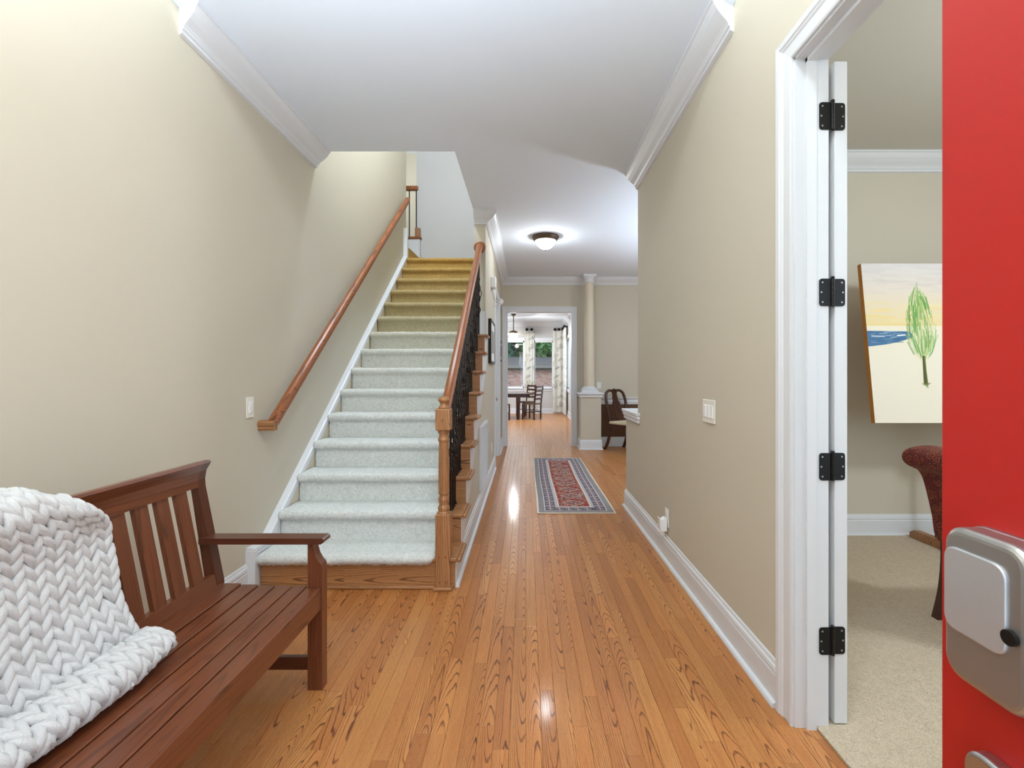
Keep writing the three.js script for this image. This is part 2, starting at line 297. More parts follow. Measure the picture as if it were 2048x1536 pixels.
// study door, folded right back against the study side of the wall: only its hinge edge shows
{
  const d = structGroup('door_1');
  add('door_panel', [box(1.131, 1.178, 0.012, 2.44, 1.732, 2.62, 0.002)], M.trim, d);
  for (const yc of [2.236, 1.592, 0.955, 0.318]) {
    const h = 0.05, hr = (x0, x1, dd) => { const s = new THREE.Shape(), r = 0.012, y0 = yc - h, y1 = yc + h, left = x0 < 1.1;
      if (left) { s.moveTo(x1, y0); s.lineTo(x1, y1); s.lineTo(x0 + r, y1); s.quadraticCurveTo(x0, y1, x0, y1 - r); s.lineTo(x0, y0 + r); s.quadraticCurveTo(x0, y0, x0 + r, y0); }
      else { s.moveTo(x0, y0); s.lineTo(x0, y1); s.lineTo(x1 - r, y1); s.quadraticCurveTo(x1, y1, x1, y1 - r); s.lineTo(x1, y0 + r); s.quadraticCurveTo(x1, y0, x1 - r, y0); }
      return flat(new THREE.ExtrudeGeometry(s, { depth: 0.003, bevelEnabled: false }).translate(0, 0, -dd)); };
    const parts = [hr(1.071, 1.118, 1.7275), hr(1.120, 1.168, 1.7325)];
    for (let k = 0; k < 5; k++) parts.push(cyl(0.0068, 0.0068, 0.0192, 1.119, yc - h + k * 0.02 + 0.0004, 1.724, 14));
    parts.push(lathe([[0, 0], [0.0055, 0.001], [0.0075, 0.004], [0.0055, 0.008], [0, 0.0085]], 1.119, yc + h, 1.724, 12));
    
    const hinge = add('hinge', parts, M.black, d);
    for (const [sx, sy, sd] of [[1.082, 0.036, 1.724], [1.078, 0, 1.724], [1.082, -0.036, 1.724], [1.156, 0.036, 1.729], [1.16, 0, 1.729], [1.156, -0.036, 1.729]])
      add('screw', flat(new THREE.CylinderGeometry(0.0032, 0.0038, 0.0016, 10).rotateX(Math.PI / 2).translate(sx, yc + sy, -sd)), M.nickel, hinge);
  }
}
// low wall cap beside the dining room
struct('trim_low_wall_cap', [
  box(R - 0.035, R + 0.155, 0.93, 0.96, 4.08, 4.70, 0.008), box(R - 0.02, R + 0.14, 0.868, 0.932, 4.10, 4.67, 0.004), box(R - 0.028, R + 0.148, 0.9, 0.93, 4.09, 4.685, 0.01),
], M.trim);
// far pedestal, its base and cap; column is a thing
struct('wall_pedestal', [box(0.95, 1.30, -0.1, 0.95, 8.17, FAR)], M.wall);
struct('baseboard_pedestal', [alongX(BASE, 8.17, -1, 0, 0.95, 1.30, -1, 1), alongD(BASE, 1.30, 1, 0, 8.17, FAR, -1, 0), alongD(BASE, 0.95, -1, 0, 8.17, FAR, -1, 0)], M.trim);
struct('trim_pedestal_cap', [box(0.91, 1.34, 0.95, 0.985, 8.13, FAR, 0.008), box(0.93, 1.32, 0.905, 0.95, 8.15, FAR, 0.004)], M.trim);
{
  const c = thing('column', 'round cream column with white capital and base on the pedestal by the far doorway', 'column', null, V(1.115, 0.985, 8.34));
  add('shaft', lathe([[0.094, 0.1], [0.092, 0.3], [0.09, 0.8], [0.083, 1.4], [0.074, 1.95]], 0, 0, 0, 32), M.cream, c);
  add('base', [box(-0.14, 0.14, 0, 0.05, -0.14, 0.14, 0.004), lathe([[0.13, 0.05], [0.136, 0.062], [0.13, 0.076], [0.112, 0.08], [0.105, 0.09], [0.108, 0.098], [0.095, 0.105]], 0, 0, 0, 32)], M.trim, c);
  add('capital', [lathe([[0.074, 1.93], [0.086, 1.94], [0.086, 1.955], [0.077, 1.96], [0.077, 1.985], [0.09, 2.0], [0.104, 2.02], [0.104, 2.03]], 0, 0, 0, 32), box(-0.112, 0.112, 2.03, 2.065, -0.112, 0.112, 0.003)], M.trim, c);
}
// dining wall: chair rail and dark lower wall
struct('trim_chair_rail', [alongX([[0, 0], [0.012, 0], [0.012, 0.03], [0.022, 0.04], [0.016, 0.075], [0.024, 0.095], [0.034, 0.105], [0.034, 0.122], [0, 0.124]], FAR, -1, 0.76, 1.3, 4.5)], M.trim);
struct('wall_dining_lower', [box(1.3, 4.5, 0.16, 0.765, FAR - 0.006, FAR)], M.brown);

// ------------------------------------------------------------------ the staircase
const T = 0.254, RI = 0.19, Z1 = 2.835, zn = (n) => Z1 + (n - 1) * T, hn = (n) => n * RI;
{
  const s = thing('staircase', 'straight staircase with pale carpeted steps and oak tread ends rising along the left wall', 'staircase');
  // solid body under the carpet
  const pts = [[Z1 + 0.035, -0.02]];
  for (let n = 1; n <= 15; n++) { pts.push([zn(n) + 0.035, hn(n) - 0.03]); if (n < 15) pts.push([zn(n + 1) + 0.035, hn(n) - 0.03]); }
  pts.push([6.54, 15 * RI - 0.03]);
  for (let n = 14; n >= 1; n -= 13) pts.push(n === 14 ? [6.5, 2.4] : [3.4, -0.02]);
  add('stair_body', [prismX(pts, -1.612, -0.5)], M.trim, s);
  struct('floor_landing', [box(-2.94, SH, 2.5, 15 * RI - 0.002, 6.545, 7.55)], M.wall);
  const spandrel = [[Z1 + 0.035, 0]]; for (let n = 1; n <= 9; n++) { spandrel.push([zn(n) + 0.035, hn(n) - 0.03]); spandrel.push([n < 9 ? zn(n + 1) + 0.035 : 5.12, hn(n) - 0.03]); } spandrel.push([5.12, 0]);
  struct('wall_under_stairs', [prismX(spandrel, -0.499, HX)], M.wall);
  const str = []; for (let n = 1; n <= 9; n++) { str.push([zn(n) + 0.032, n === 1 ? 0.02 : hn(n - 1) - 0.028]); str.push([zn(n) + 0.032, hn(n) - 0.028]); } str.push([5.12, hn(9) - 0.028], [5.12, hn(9) - 0.30], [3.25, 0.17], [2.9, 0.02]);
  add('stringer', [prismX(str, HX, HX + 0.014)], M.trim, s);
  // left skirt board with its moulded cap
  const sk = (d) => 0.50 + 0.765 * (d - 3.252);
  const low = []; for (let n = 1; n <= 15; n++) low.push([zn(n) + 0.05, hn(n - 1) + 0.0], [zn(n) + 0.05, hn(n) - 0.06]);
  add('skirt_board', [prismX([[2.8, 0], [2.8, 0.235], [2.94, 0.235], [3.12, sk(3.12) - 0.02], [3.12, 0]], L, -1.612)], M.trim, s);
  add('skirt_wall', [prismX([[3.12, 0.1], [3.12, sk(3.12) - 0.02], [6.40, sk(6.40) - 0.02], [6.54, sk(6.4) + 0.0], [6.54, 2.4]], L, -1.615)], M.cream, s);
  const capP = [[0, -0.052], [0.046, -0.052], [0.051, -0.044], [0.047, -0.026], [0.054, -0.02], [0.051, -0.004], [0.04, 0.0], [0, 0]];
  const dirS = new THREE.Vector3(0, 0.765, -1).normalize(), upS = new THREE.Vector3(0, 1, 0.765).normalize();
  add('skirt_cap', [sweep(capP, V(L, sk(2.94), 2.94), EX, upS, dirS, (6.40 - 2.94) * Math.hypot(1, 0.765)), alongD(capP, L, 1, 0.262, 2.8, 2.96), box(L, -1.605, sk(6.4) - 0.06, 3.28, 6.39, 6.43), box(L, -1.603, 0, 0.245, 2.796, 2.82)], M.trim, s);
  // carpet: one wrapped piece per step
  const warmCast = [[240, 243, 239], [240, 243, 239], [240, 243, 239], [240, 243, 239], [239, 241, 236], [238, 240, 233], [236, 237, 229], [232, 232, 220], [226, 222, 204], [206, 194, 158], [200, 182, 136], [200, 176, 124], [200, 172, 114], [204, 168, 100], [206, 166, 92]];  // warm cast on the upper steps is put into the carpet colour
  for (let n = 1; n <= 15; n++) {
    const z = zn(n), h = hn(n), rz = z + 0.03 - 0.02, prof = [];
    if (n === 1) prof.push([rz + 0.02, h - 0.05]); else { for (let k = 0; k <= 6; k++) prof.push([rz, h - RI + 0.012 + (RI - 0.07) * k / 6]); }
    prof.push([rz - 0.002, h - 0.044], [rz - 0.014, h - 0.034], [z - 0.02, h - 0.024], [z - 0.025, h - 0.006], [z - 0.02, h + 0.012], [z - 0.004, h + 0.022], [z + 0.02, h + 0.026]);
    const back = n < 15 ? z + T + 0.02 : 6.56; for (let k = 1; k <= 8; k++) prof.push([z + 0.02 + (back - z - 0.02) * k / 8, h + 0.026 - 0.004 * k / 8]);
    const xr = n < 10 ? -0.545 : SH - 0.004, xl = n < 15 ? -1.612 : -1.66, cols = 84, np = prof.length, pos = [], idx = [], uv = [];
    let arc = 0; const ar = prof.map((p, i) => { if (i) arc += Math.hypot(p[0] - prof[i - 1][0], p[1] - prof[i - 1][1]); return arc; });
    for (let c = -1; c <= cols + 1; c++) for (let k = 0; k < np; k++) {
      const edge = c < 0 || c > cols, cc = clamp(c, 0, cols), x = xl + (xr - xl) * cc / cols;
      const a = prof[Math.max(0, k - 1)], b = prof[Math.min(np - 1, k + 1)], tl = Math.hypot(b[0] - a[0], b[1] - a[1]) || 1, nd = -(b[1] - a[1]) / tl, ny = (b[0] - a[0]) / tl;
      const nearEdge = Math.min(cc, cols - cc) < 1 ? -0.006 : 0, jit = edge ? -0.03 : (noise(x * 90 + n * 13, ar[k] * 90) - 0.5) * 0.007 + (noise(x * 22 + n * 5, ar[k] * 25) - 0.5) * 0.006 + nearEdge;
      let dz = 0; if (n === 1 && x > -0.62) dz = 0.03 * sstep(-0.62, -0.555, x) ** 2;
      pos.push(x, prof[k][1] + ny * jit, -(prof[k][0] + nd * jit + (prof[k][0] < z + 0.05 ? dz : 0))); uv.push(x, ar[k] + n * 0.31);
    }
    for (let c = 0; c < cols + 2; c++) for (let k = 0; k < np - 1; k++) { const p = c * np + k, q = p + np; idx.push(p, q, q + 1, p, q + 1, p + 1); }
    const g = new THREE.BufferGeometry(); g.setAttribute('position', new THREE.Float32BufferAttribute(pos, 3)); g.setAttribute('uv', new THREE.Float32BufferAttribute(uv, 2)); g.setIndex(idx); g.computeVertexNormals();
    add('carpeted_step', g, carpetMat(...warmCast[n - 1]), s);
  }
  struct('floor_winder', wuv(prismY([[-1.63, 6.6], [-1.60, 7.5], [-2.6, 7.53], [-2.6, 6.56]], 15 * RI, 16 * RI + 0.02), 'x'), carpetMat(206, 166, 92));  // winder carpet carries the same warm cast in its colour
  struct('floor_landing_carpet', wuv(box(-2.9, SH, 15 * RI - 0.001, 15 * RI + 0.021, 6.545, 7.55), 'x'), carpetMat(206, 166, 92));  // landing carpet too: warm cast tinted into the colour
  // oak at the open end
  add('riser', wuv(box(-1.604, HX + 0.012, 0, RI - 0.026, Z1 + 0.02, Z1 + 0.036), 'x', 1, 0.5, 0.1), M.oak, s);
  add('shoe_moulding', wuv(box(-1.604, -0.55, 0, 0.02, Z1 + 0.002, Z1 + 0.022, 0.009), 'x', 1, 0.5), M.oak, s);
  for (let n = 2; n <= 9; n++) add('riser', wuv(box(-0.70, HX + 0.012, hn(n - 1), hn(n) - 0.026, zn(n) + 0.022, zn(n) + 0.036), 'x', 1, 0.5, rnd(), rnd()), M.oak, s);
  for (let n = 1; n <= 9; n++) {
    const t = add('tread', wuv(box(-0.70, HX + 0.026, hn(n) - 0.028, hn(n), zn(n) + 0.004, n < 9 ? zn(n) + T + 0.04 : 5.12, 0.01), 'x', 1, 0.5, rnd(), rnd()), M.oak, s);
    add('return_nosing', wuv(box(HX + 0.024, HX + 0.05, hn(n) - 0.028, hn(n), zn(n), n < 9 ? zn(n) + T + 0.02 : 5.12, 0.011), 'z', 1, 0.5, rnd(), rnd()), M.oak, t);
    add('cove_moulding', wuv(box(HX, HX + 0.024, hn(n) - 0.044, hn(n) - 0.028, zn(n) + 0.03, n < 9 ? zn(n) + T : 5.12, 0.006), 'z', 1, 0.5), M.trim, t);
  }
  struct('baseboard_wall_end', [box(SH - 0.002, HX + 0.016, hn(9), 1.98, 5.104, 5.12, 0.003)], M.trim);
}
// railing at the open side
const railY = (d) => 1.055 + 0.742 * (d - 2.92), RX = -0.5;
const RAIL = [[-0.02, -0.032], [0.02, -0.032], [0.026, -0.02], [0.022, -0.008], [0.031, 0.004], [0.031, 0.018], [0.022, 0.03], [0.008, 0.036], [-0.008, 0.036], [-0.022, 0.03], [-0.031, 0.018], [-0.031, 0.004], [-0.022, -0.008], [-0.026, -0.02]];
{
  const g = thing('stair_railing', 'oak handrail on black wrought iron balusters with a turned newel post at the stair foot', 'railing');
  const dir = V(0, 0.742, 1).normalize(), up = new THREE.Vector3(0, 1, 0.742).normalize();
  add('handrail', wuv(sweep(RAIL, V(RX, railY(2.9), 2.9), EX, up, dir, (5.10 - 2.9) * Math.hypot(1, 0.742)), 'z', 1, 0.5), M.oakDeep, g);
  add('rosette', wuv(lathe([[0, 0], [0.06, 0], [0.066, 0.006], [0.062, 0.014], [0.05, 0.02], [0, 0.022]], 0, 0, 0, 32).rotateX(Math.PI / 2).translate(RX, railY(5.1), -5.121), 'x', 1, 0.5), M.oakDeep, g);
  const px = -0.499, pd = 2.872, post = add('newel_post', wuv(merge([
    box(px - 0.045, px + 0.045, 0.0, 0.452, pd - 0.045, pd + 0.045, 0.005), box(px - 0.045, px + 0.045, 0.955, 1.088, pd - 0.045, pd + 0.045, 0.009),
    lathe([[0.04, 0.446], [0.041, 0.458], [0.034, 0.464], [0.033, 0.47], [0.037, 0.478], [0.036, 0.49], [0.029, 0.5], [0.028, 0.51], [0.034, 0.53], [0.033, 0.545], [0.025, 0.558], [0.03, 0.567], [0.034, 0.573], [0.034, 0.582], [0.031, 0.588], [0.034, 0.6], [0.033, 0.72], [0.0295, 0.88], [0.034, 0.89], [0.036, 0.897], [0.034, 0.906], [0.029, 0.912], [0.028, 0.932], [0.033, 0.938], [0.036, 0.946], [0.036, 0.96]], px, 0, pd, 32),
    lathe([[0.03, 1.085], [0.034, 1.092], [0.031, 1.1], [0.023, 1.108], [0.022, 1.12], [0.03, 1.128], [0.036, 1.136], [0.034, 1.148], [0.022, 1.158], [0, 1.162]], px, 0, pd, 32)]), 'y', 1, 0.5), M.oak, g);
  for (const [x, y] of [[-0.018, 0.2], [0.018, 0.2], [-0.018, 0.05], [0.018, 0.05], [0, 1.02]]) add('wood_plug', [flat(new THREE.CylinderGeometry(0.006, 0.006, 0.006, 12).rotateX(Math.PI / 2).translate(px + x, y, -(pd - 0.047)))], M.oakDeep, post);
  add('base_trim', wuv(merge([box(px - 0.058, px + 0.058, 0, 0.022, pd - 0.062, pd + 0.04, 0.008)]), 'x', 1, 0.5), M.oak, post);
  for (let n = 2; n <= 9; n++) for (let k = 0; k < 4; k++) {
    const d = zn(n) + 0.045 + k * 0.0635, y0 = hn(n), y1 = railY(d) - 0.034; if (d > 5.08) continue;
    const yb = y0 + 0.44, parts = [box(RX - 0.012, RX + 0.012, y0, y0 + 0.02, d - 0.012, d + 0.012, 0.004)], w = 0.0065;
    if (k % 2) {
      parts.push(box(RX - w, RX + w, y0, yb - 0.09, d - w, d + w), box(RX - w, RX + w, yb + 0.09, y1, d - w, d + w));
      for (const e of [-0.1, 0.1]) parts.push(lathe([[0, -0.012], [0.011, -0.009], [0.014, 0], [0.011, 0.009], [0, 0.012]], RX, yb + e, d, 10));
      for (let a = 0; a < 4; a++) { const pts = []; for (let i = 0; i <= 8; i++) { const t = i / 8, ang = a * Math.PI / 2 + t * Math.PI * 1.1, rr0 = 0.006 + 0.026 * Math.sin(Math.PI * t); pts.push(V(RX + rr0 * Math.cos(ang), yb - 0.095 + 0.19 * t, d + rr0 * Math.sin(ang))); } parts.push(tube(pts, 0.0045, 14, 5)); }
    } else {
      parts.push(box(RX - w, RX + w, y0, y1, d - w, d + w));
      parts.push(lathe([[0, -0.014], [0.01, -0.011], [0.013, 0], [0.01, 0.011], [0, 0.014]], RX, yb + 0.16, d, 10), lathe([[0, -0.014], [0.01, -0.011], [0.013, 0], [0.01, 0.011], [0, 0.014]], RX, yb - 0.16, d, 10));
      for (const sg of [-1, 1]) for (const dy of [-1, 1]) { const pts = []; for (let i = 0; i <= 12; i++) { const t = i / 12, ang = t * Math.PI * 2.2, q = 0.026 * (1 - 0.6 * t); pts.push(V(RX, yb + dy * (0.075 - q * Math.sin(ang) - 0.02), d + sg * (0.008 + 0.018 - q * Math.cos(ang) * 0.7))); } parts.push(tube(pts, 0.004, 16, 5)); }
    }
    add('baluster', parts, M.iron, g);
  }
}
// wall handrail on the left
{
  const g = thing('wall_handrail', 'oak handrail fixed to the left wall above the stair skirting', 'handrail');
  const a = V(-1.585, 0.985, 2.955), b = V(-1.585, 3.64, 6.34), dir = b.clone().sub(a), len = dir.length(); dir.normalize(); const up = new THREE.Vector3(0, dir.z * -1, dir.y).normalize();
  const P2 = RAIL.map(([x, y]) => [x * 0.95, y * 0.95]);
  add('rail', wuv(sweep(P2, a.clone().addScaledVector(dir, 0.0), EX, up, dir, len), 'z', 1, 0.5), M.oakDeep, g);
  add('wall_return', wuv(sweep(P2, V(-1.659, 0.975, 2.945), ED, EY, EX, 0.1), 'x', 1, 0.5), M.oak, g);
  for (const d of [3.35, 4.6, 5.85]) { const y = 0.985 + (3.64 - 0.985) * (d - 2.955) / (6.34 - 2.955); add('bracket', [tube([V(-1.658, y - 0.09, d), V(-1.62, y - 0.09, d), V(-1.59, y - 0.07, d), V(-1.585, y - 0.035, d)], 0.006, 12, 8), flat(new THREE.CylinderGeometry(0.025, 0.025, 0.006, 16).rotateZ(Math.PI / 2).translate(-1.657, y - 0.09, -d))], M.bronze, g); }
}
// upstairs: railing across the upper floor edge
{
  const g = thing('landing_railing', 'upstairs railing with oak rail and black balusters glimpsed above the stair turn', 'railing');
  add('handrail', wuv(box(-2.92, -1.72, 4.235, 4.31, 7.52, 7.59, 0.02), 'x', 1, 0.5), M.oakDeep, g);
  add('shoe_rail', wuv(box(-2.92, -1.66, 3.445, 3.475, 7.44, 7.62, 0.008), 'x', 1, 0.5), M.oakDeep, g);
  add('post_block', wuv(box(-1.755, -1.675, 3.475, 3.615, 7.45, 7.53, 0.008), 'y', 1, 0.5), M.oak, g);
  add('fascia', [box(-2.92, -1.68, 3.05, 3.445, 7.47, 7.545)], M.trim, g);
  for (let x = -2.85; x < -1.75; x += 0.11) add('baluster', [box(x - 0.007, x + 0.007, 3.475, 4.24, 7.53, 7.544)], M.iron, g);
}

// ------------------------------------------------------------------ the bench
{
  const g = thing('garden_bench', 'reddish brown slatted wooden bench with flat arms standing in the foyer', 'bench');
  const BW = (geo, ax) => wuv(geo, ax, 1, 0.5, rnd(), rnd());
  const e0 = 0.46, e1 = 1.98;
  const slatX = [[-1.262, -1.174], [-1.17, -1.104], [-1.1, -1.034], [-1.03, -0.964], [-0.96, -0.903], [-0.899, -0.838]], slatY = [0.432, 0.427, 0.423, 0.421, 0.421, 0.42];
  slatX.forEach(([a, b], i) => add('seat_slat', BW(box(a, b, slatY[i] - 0.02, slatY[i], e0 + (i === 5 ? 0.045 : 0.0), i === 5 ? 1.931 : e1 - 0.03, 0.004), 'z'), M.bench, g));
  add('front_apron', BW(box(-0.862, -0.839, 0.33, 0.401, e0 + 0.04, 1.935, 0.003), 'z'), M.bench, g);
  add('rear_apron', BW(box(-1.24, -1.215, 0.335, 0.41, e0 + 0.04, 1.935, 0.003), 'z'), M.benchDark, g);
  const legProf = [[-0.893, 0], [-0.834, 0], [-0.834, 0.5], [-0.838, 0.515], [-0.85, 0.528], [-0.862, 0.55], [-0.87, 0.58], [-0.872, 0.61], [-0.893, 0.61]];
  const rearProf0 = [[-1.30, 0], [-1.25, 0], [-1.235, 0.2], [-1.232, 0.44], [-1.31, 0.83], [-1.312, 0.86], [-1.306, 0.895], [-1.294, 0.915], [-1.287, 0.928], [-1.292, 0.936], [-1.31, 0.936], [-1.335, 0.925], [-1.345, 0.86], [-1.28, 0.44], [-1.282, 0.2]];
  const BK0 = -0.027, rearProf = rearProf0.map(([x, y]) => [x + BK0, y]);
  for (const d of [1.932, e0]) {
    add('front_leg', BW(prismD(legProf, d, d + 0.048), 'y'), M.bench, g);
    add('rear_leg', BW(prismD(rearProf, d - (d > 1 ? 0.006 : 0), d + 0.04), 'y'), M.benchDark, g);
    add('armrest', BW(prismD([[-1.318, 0.608], [-0.826, 0.608], [-0.814, 0.616], [-0.814, 0.626], [-0.822, 0.632], [-1.318, 0.632]], d > 1 ? 1.90 : e0 - 0.012, d > 1 ? 1.965 : e0 + 0.06), 'x'), M.benchDark, g);
    add('stretcher', BW(box(-1.25, -0.885, 0.075, 0.128, d + 0.012, d + 0.036, 0.004), 'x'), M.benchDark, g);
    add('seat_rail', BW(box(-1.24, -0.86, 0.335, 0.4, d + 0.01, d + 0.036, 0.003), 'x'), M.benchDark, g);
  }
  const crest = [[-1.309, 0.832], [-1.311, 0.86], [-1.305, 0.893], [-1.293, 0.914], [-1.286, 0.928], [-1.291, 0.937], [-1.312, 0.937], [-1.334, 0.925], [-1.336, 0.86], [-1.332, 0.832]];
  add('crest_rail', BW(prismD(crest.map(([x, y]) => [x + BK0, y]), e0 + 0.038, 1.928), 'z'), M.bench, g);
  const bx = (y) => -1.261 - 0.2 * (y - 0.44);
  add('lower_back_rail', BW(prismD([[bx(0.41), 0.41], [bx(0.478), 0.478], [bx(0.478) - 0.026, 0.478], [bx(0.41) - 0.026, 0.41]], e0 + 0.038, 1.928), 'z'), M.bench, g);
  for (let c = 1.84; c > 0.55; c -= 0.096) add('back_slat', BW(prismD([[bx(0.474) - 0.004, 0.474], [bx(0.834) - 0.004, 0.834], [bx(0.834) - 0.022, 0.834], [bx(0.474) - 0.022, 0.474]], c - 0.028, c + 0.028), 'y'), M.bench, g);
}
// chunky knitted throw: real loops of yarn laid over the back rail and down onto the seat
{
  const sp = new THREE.CatmullRomCurve3([[-1.395, 0.66], [-1.39, 0.78], [-1.38, 0.9], [-1.358, 0.965], [-1.315, 0.985], [-1.27, 0.968], [-1.255, 0.93], [-1.266, 0.87], [-1.272, 0.8], [-1.252, 0.7], [-1.228, 0.6], [-1.205, 0.53], [-1.18, 0.485], [-1.155, 0.464], [-1.125, 0.456], [-1.095, 0.456], [-1.075, 0.472], [-1.082, 0.495], [-1.115, 0.508], [-1.16, 0.512]].map(([x, y]) => new THREE.Vector3(x, y, 0)));
  const LEN = sp.getLength(), rows = Math.round(LEN / 0.036), w = 0.052, z0 = 0.76, z1 = 1.415, st = Math.round((z1 - z0) / w), geo = [], SEG = 22, RAD = 7;
  const ptsC = sp.getSpacedPoints(600), at = (v) => { const t = clamp(v / LEN) * 600, i = Math.min(599, Math.floor(t)); return ptsC[i].clone().lerp(ptsC[i + 1], t - i); };
  const place = (u, v, h) => {
    const vv = v + 0.012 * Math.sin(u * 9 + 1) * sstep(0.5, 0.9, v / LEN), p = at(vv), q = at(vv + 0.004), tx = q.x - p.x, ty = q.y - p.y, l = Math.hypot(tx, ty) || 1, nx = ty / l, ny = -tx / l; // outward for a spine that goes over the rail and down the front
    const lift = h + 0.008 * (noise(u * 11 + 3, v * 11) - 0.5) * 2, f = v / LEN, spread = 1 + 0.015 * sstep(0.66, 0.8, f) - 0.25 * (1 - sstep(0.33, 0.5, f));
    const droop = -0.045 * sstep(1.26, 1.43, u) * (1 - sstep(0.34, 0.5, f)) * sstep(0.1, 0.25, f);
    const skew = 0.01 * sstep(0.74, 0.9, f) * (1.42 - u) / 0.45;
    return V(p.x - nx * lift + skew, p.y - ny * lift + droop, 1.0 + (u - 1.0) * spread + 0.006 * Math.sin(v * 14 + u * 5));
  };
  const sgn = -1;
  for (let j = 0; j < rows; j++) {
    const N = st * SEG, P = []; 
    for (let i = 0; i <= N; i++) {
      const t = i / SEG * Math.PI * 2, jx = (noise(i / SEG * 2, j * 3.7) - 0.5) * 0.009, jy = (noise(i / SEG * 2 + 40, j * 2.9) - 0.5) * 0.014;
      P.push(place(z0 + w * i / SEG + 0.006 * Math.sin(2 * t) * sgn + jx, 0.02 + j * 0.036 - 0.036 * Math.cos(t) + jy, -0.009 * Math.cos(2 * t) * (1 - 2 * sstep(0.84, 0.88, j / rows))));
    }
    const pos = [], uv = [], idx = [], up = new THREE.Vector3(), tg = new THREE.Vector3(), bn = new THREE.Vector3(), ref = new THREE.Vector3(0.6, 0.6, 0.2);
    for (let i = 0; i <= N; i++) {
      tg.copy(P[Math.min(N, i + 1)]).sub(P[Math.max(0, i - 1)]).normalize(); bn.copy(tg).cross(ref).normalize(); up.copy(bn).cross(tg).normalize();
      const rad = 0.0119 * (1 + 0.12 * (noise(i * 0.35, j * 5.1) - 0.5)) * (i < 1 || i > N - 1 ? 0.01 : i < 3 || i > N - 3 ? 0.75 : 1);
      for (let k = 0; k <= RAD; k++) { const a = k / RAD * Math.PI * 2, ridge = 1 + 0.07 * Math.sin(3 * a + i * 0.9); pos.push(P[i].x + rad * ridge * (Math.cos(a) * bn.x + Math.sin(a) * up.x), P[i].y + rad * ridge * (Math.cos(a) * bn.y + Math.sin(a) * up.y), P[i].z + rad * ridge * (Math.cos(a) * bn.z + Math.sin(a) * up.z)); uv.push(i / SEG * 2, k / RAD); }
    }
    for (let i = 0; i < N; i++) for (let k = 0; k < RAD; k++) { const p = i * (RAD + 1) + k, q = p + RAD + 1; idx.push(p, p + 1, q + 1, p, q + 1, q); }
    const G = new THREE.BufferGeometry(); G.setAttribute('position', new THREE.Float32BufferAttribute(pos, 3)); G.setAttribute('uv', new THREE.Float32BufferAttribute(uv, 2)); G.setIndex(idx); G.computeVertexNormals(); geo.push(flat(G));
  }
  tag(add('knitted_blanket', geo, M.yarn), 'chunky white knitted throw draped over the bench back and seat', 'blanket');
}

// ------------------------------------------------------------------ small wall fittings
function plateOn(wallX, nx, d, y, w, h, name, label, cat, gangs) {
  const g = thing(name, label, cat), x = (a, b) => nx > 0 ? [wallX + a, wallX + b] : [wallX - b, wallX - a];
  add('cover_plate', [box(...x(0.0005, 0.007), y - h / 2, y + h / 2, d - w / 2, d + w / 2, 0.003)], M.plastic, g);
  for (let k = 0; k < gangs; k++) { const c = d + (k - (gangs - 1) / 2) * 0.046; add('rocker', [box(...x(0.006, 0.011), y - 0.034, y + 0.034, c - 0.0165, c + 0.0165, 0.002)], M.plasticWhite, g); add('slider', [box(...x(0.01, 0.0135), y - 0.03, y - 0.022, c - 0.008, c + 0.008, 0.001)], M.plastic, g); }
  return g;
}
plateOn(L, 1, 2.835, 1.095, 0.075, 0.125, 'light_switch', 'single white dimmer switch on the beige wall left of the stair handrail', 'switch', 1);
plateOn(R, -1, 2.535, 1.095, 0.165, 0.125, 'light_switch', 'white triple switch plate on the wall between hall and study doorway', 'switch', 3);
{ // far dining switch, flat on the far wall
  const g = thing('light_switch', 'small white switch on the dining wall beside the round column', 'switch');
  add('cover_plate', [box(1.285, 1.365, 1.035, 1.16, FAR - 0.008, FAR - 0.0005, 0.003)], M.plastic, g); add('rocker', [box(1.31, 1.34, 1.065, 1.13, FAR - 0.012, FAR - 0.007, 0.002)], M.plasticWhite, g);
  const o = thing('wall_outlet', 'white outlet low on the foyer wall with an air freshener plugged in', 'outlet');
  add('cover_plate', [box(R - 0.007, R - 0.0005, 0.235, 0.36, 3.25, 3.325, 0.003)], M.plastic, o); add('socket', [box(R - 0.01, R - 0.006, 0.305, 0.34, 3.27, 3.305, 0.003), box(R - 0.01, R - 0.006, 0.255, 0.29, 3.27, 3.305, 0.003)], M.plasticWhite, o);
  const f = thing('air_freshener', 'white plug-in air freshener in the outlet above the right baseboard', 'freshener');
  add('body', [prismD([[R - 0.011, 0.21], [R - 0.045, 0.208], [R - 0.058, 0.225], [R - 0.06, 0.275], [R - 0.066, 0.3], [R - 0.055, 0.298], [R - 0.045, 0.285], [R - 0.028, 0.3], [R - 0.011, 0.3]], 3.262, 3.312)], M.plasticWhite, f);
  add('oil_bottle', [lathe([[0, 0], [0.016, 0.002], [0.018, 0.03], [0.01, 0.042], [0.01, 0.05], [0, 0.05]], R - 0.036, 0.175, 3.287, 16)], M.plastic, f);
  const h = thing('wall_outlet', 'tiny white outlet low on the hall wall beyond the return air grille', 'outlet');
  add('cover_plate', [box(HX + 0.0005, HX + 0.008, 0.305, 0.43, 5.98, 6.055, 0.003)], M.plastic, h); add('socket', [box(HX + 0.007, HX + 0.011, 0.32, 0.41, 6.0, 6.035, 0.003)], M.plasticWhite, h);
}
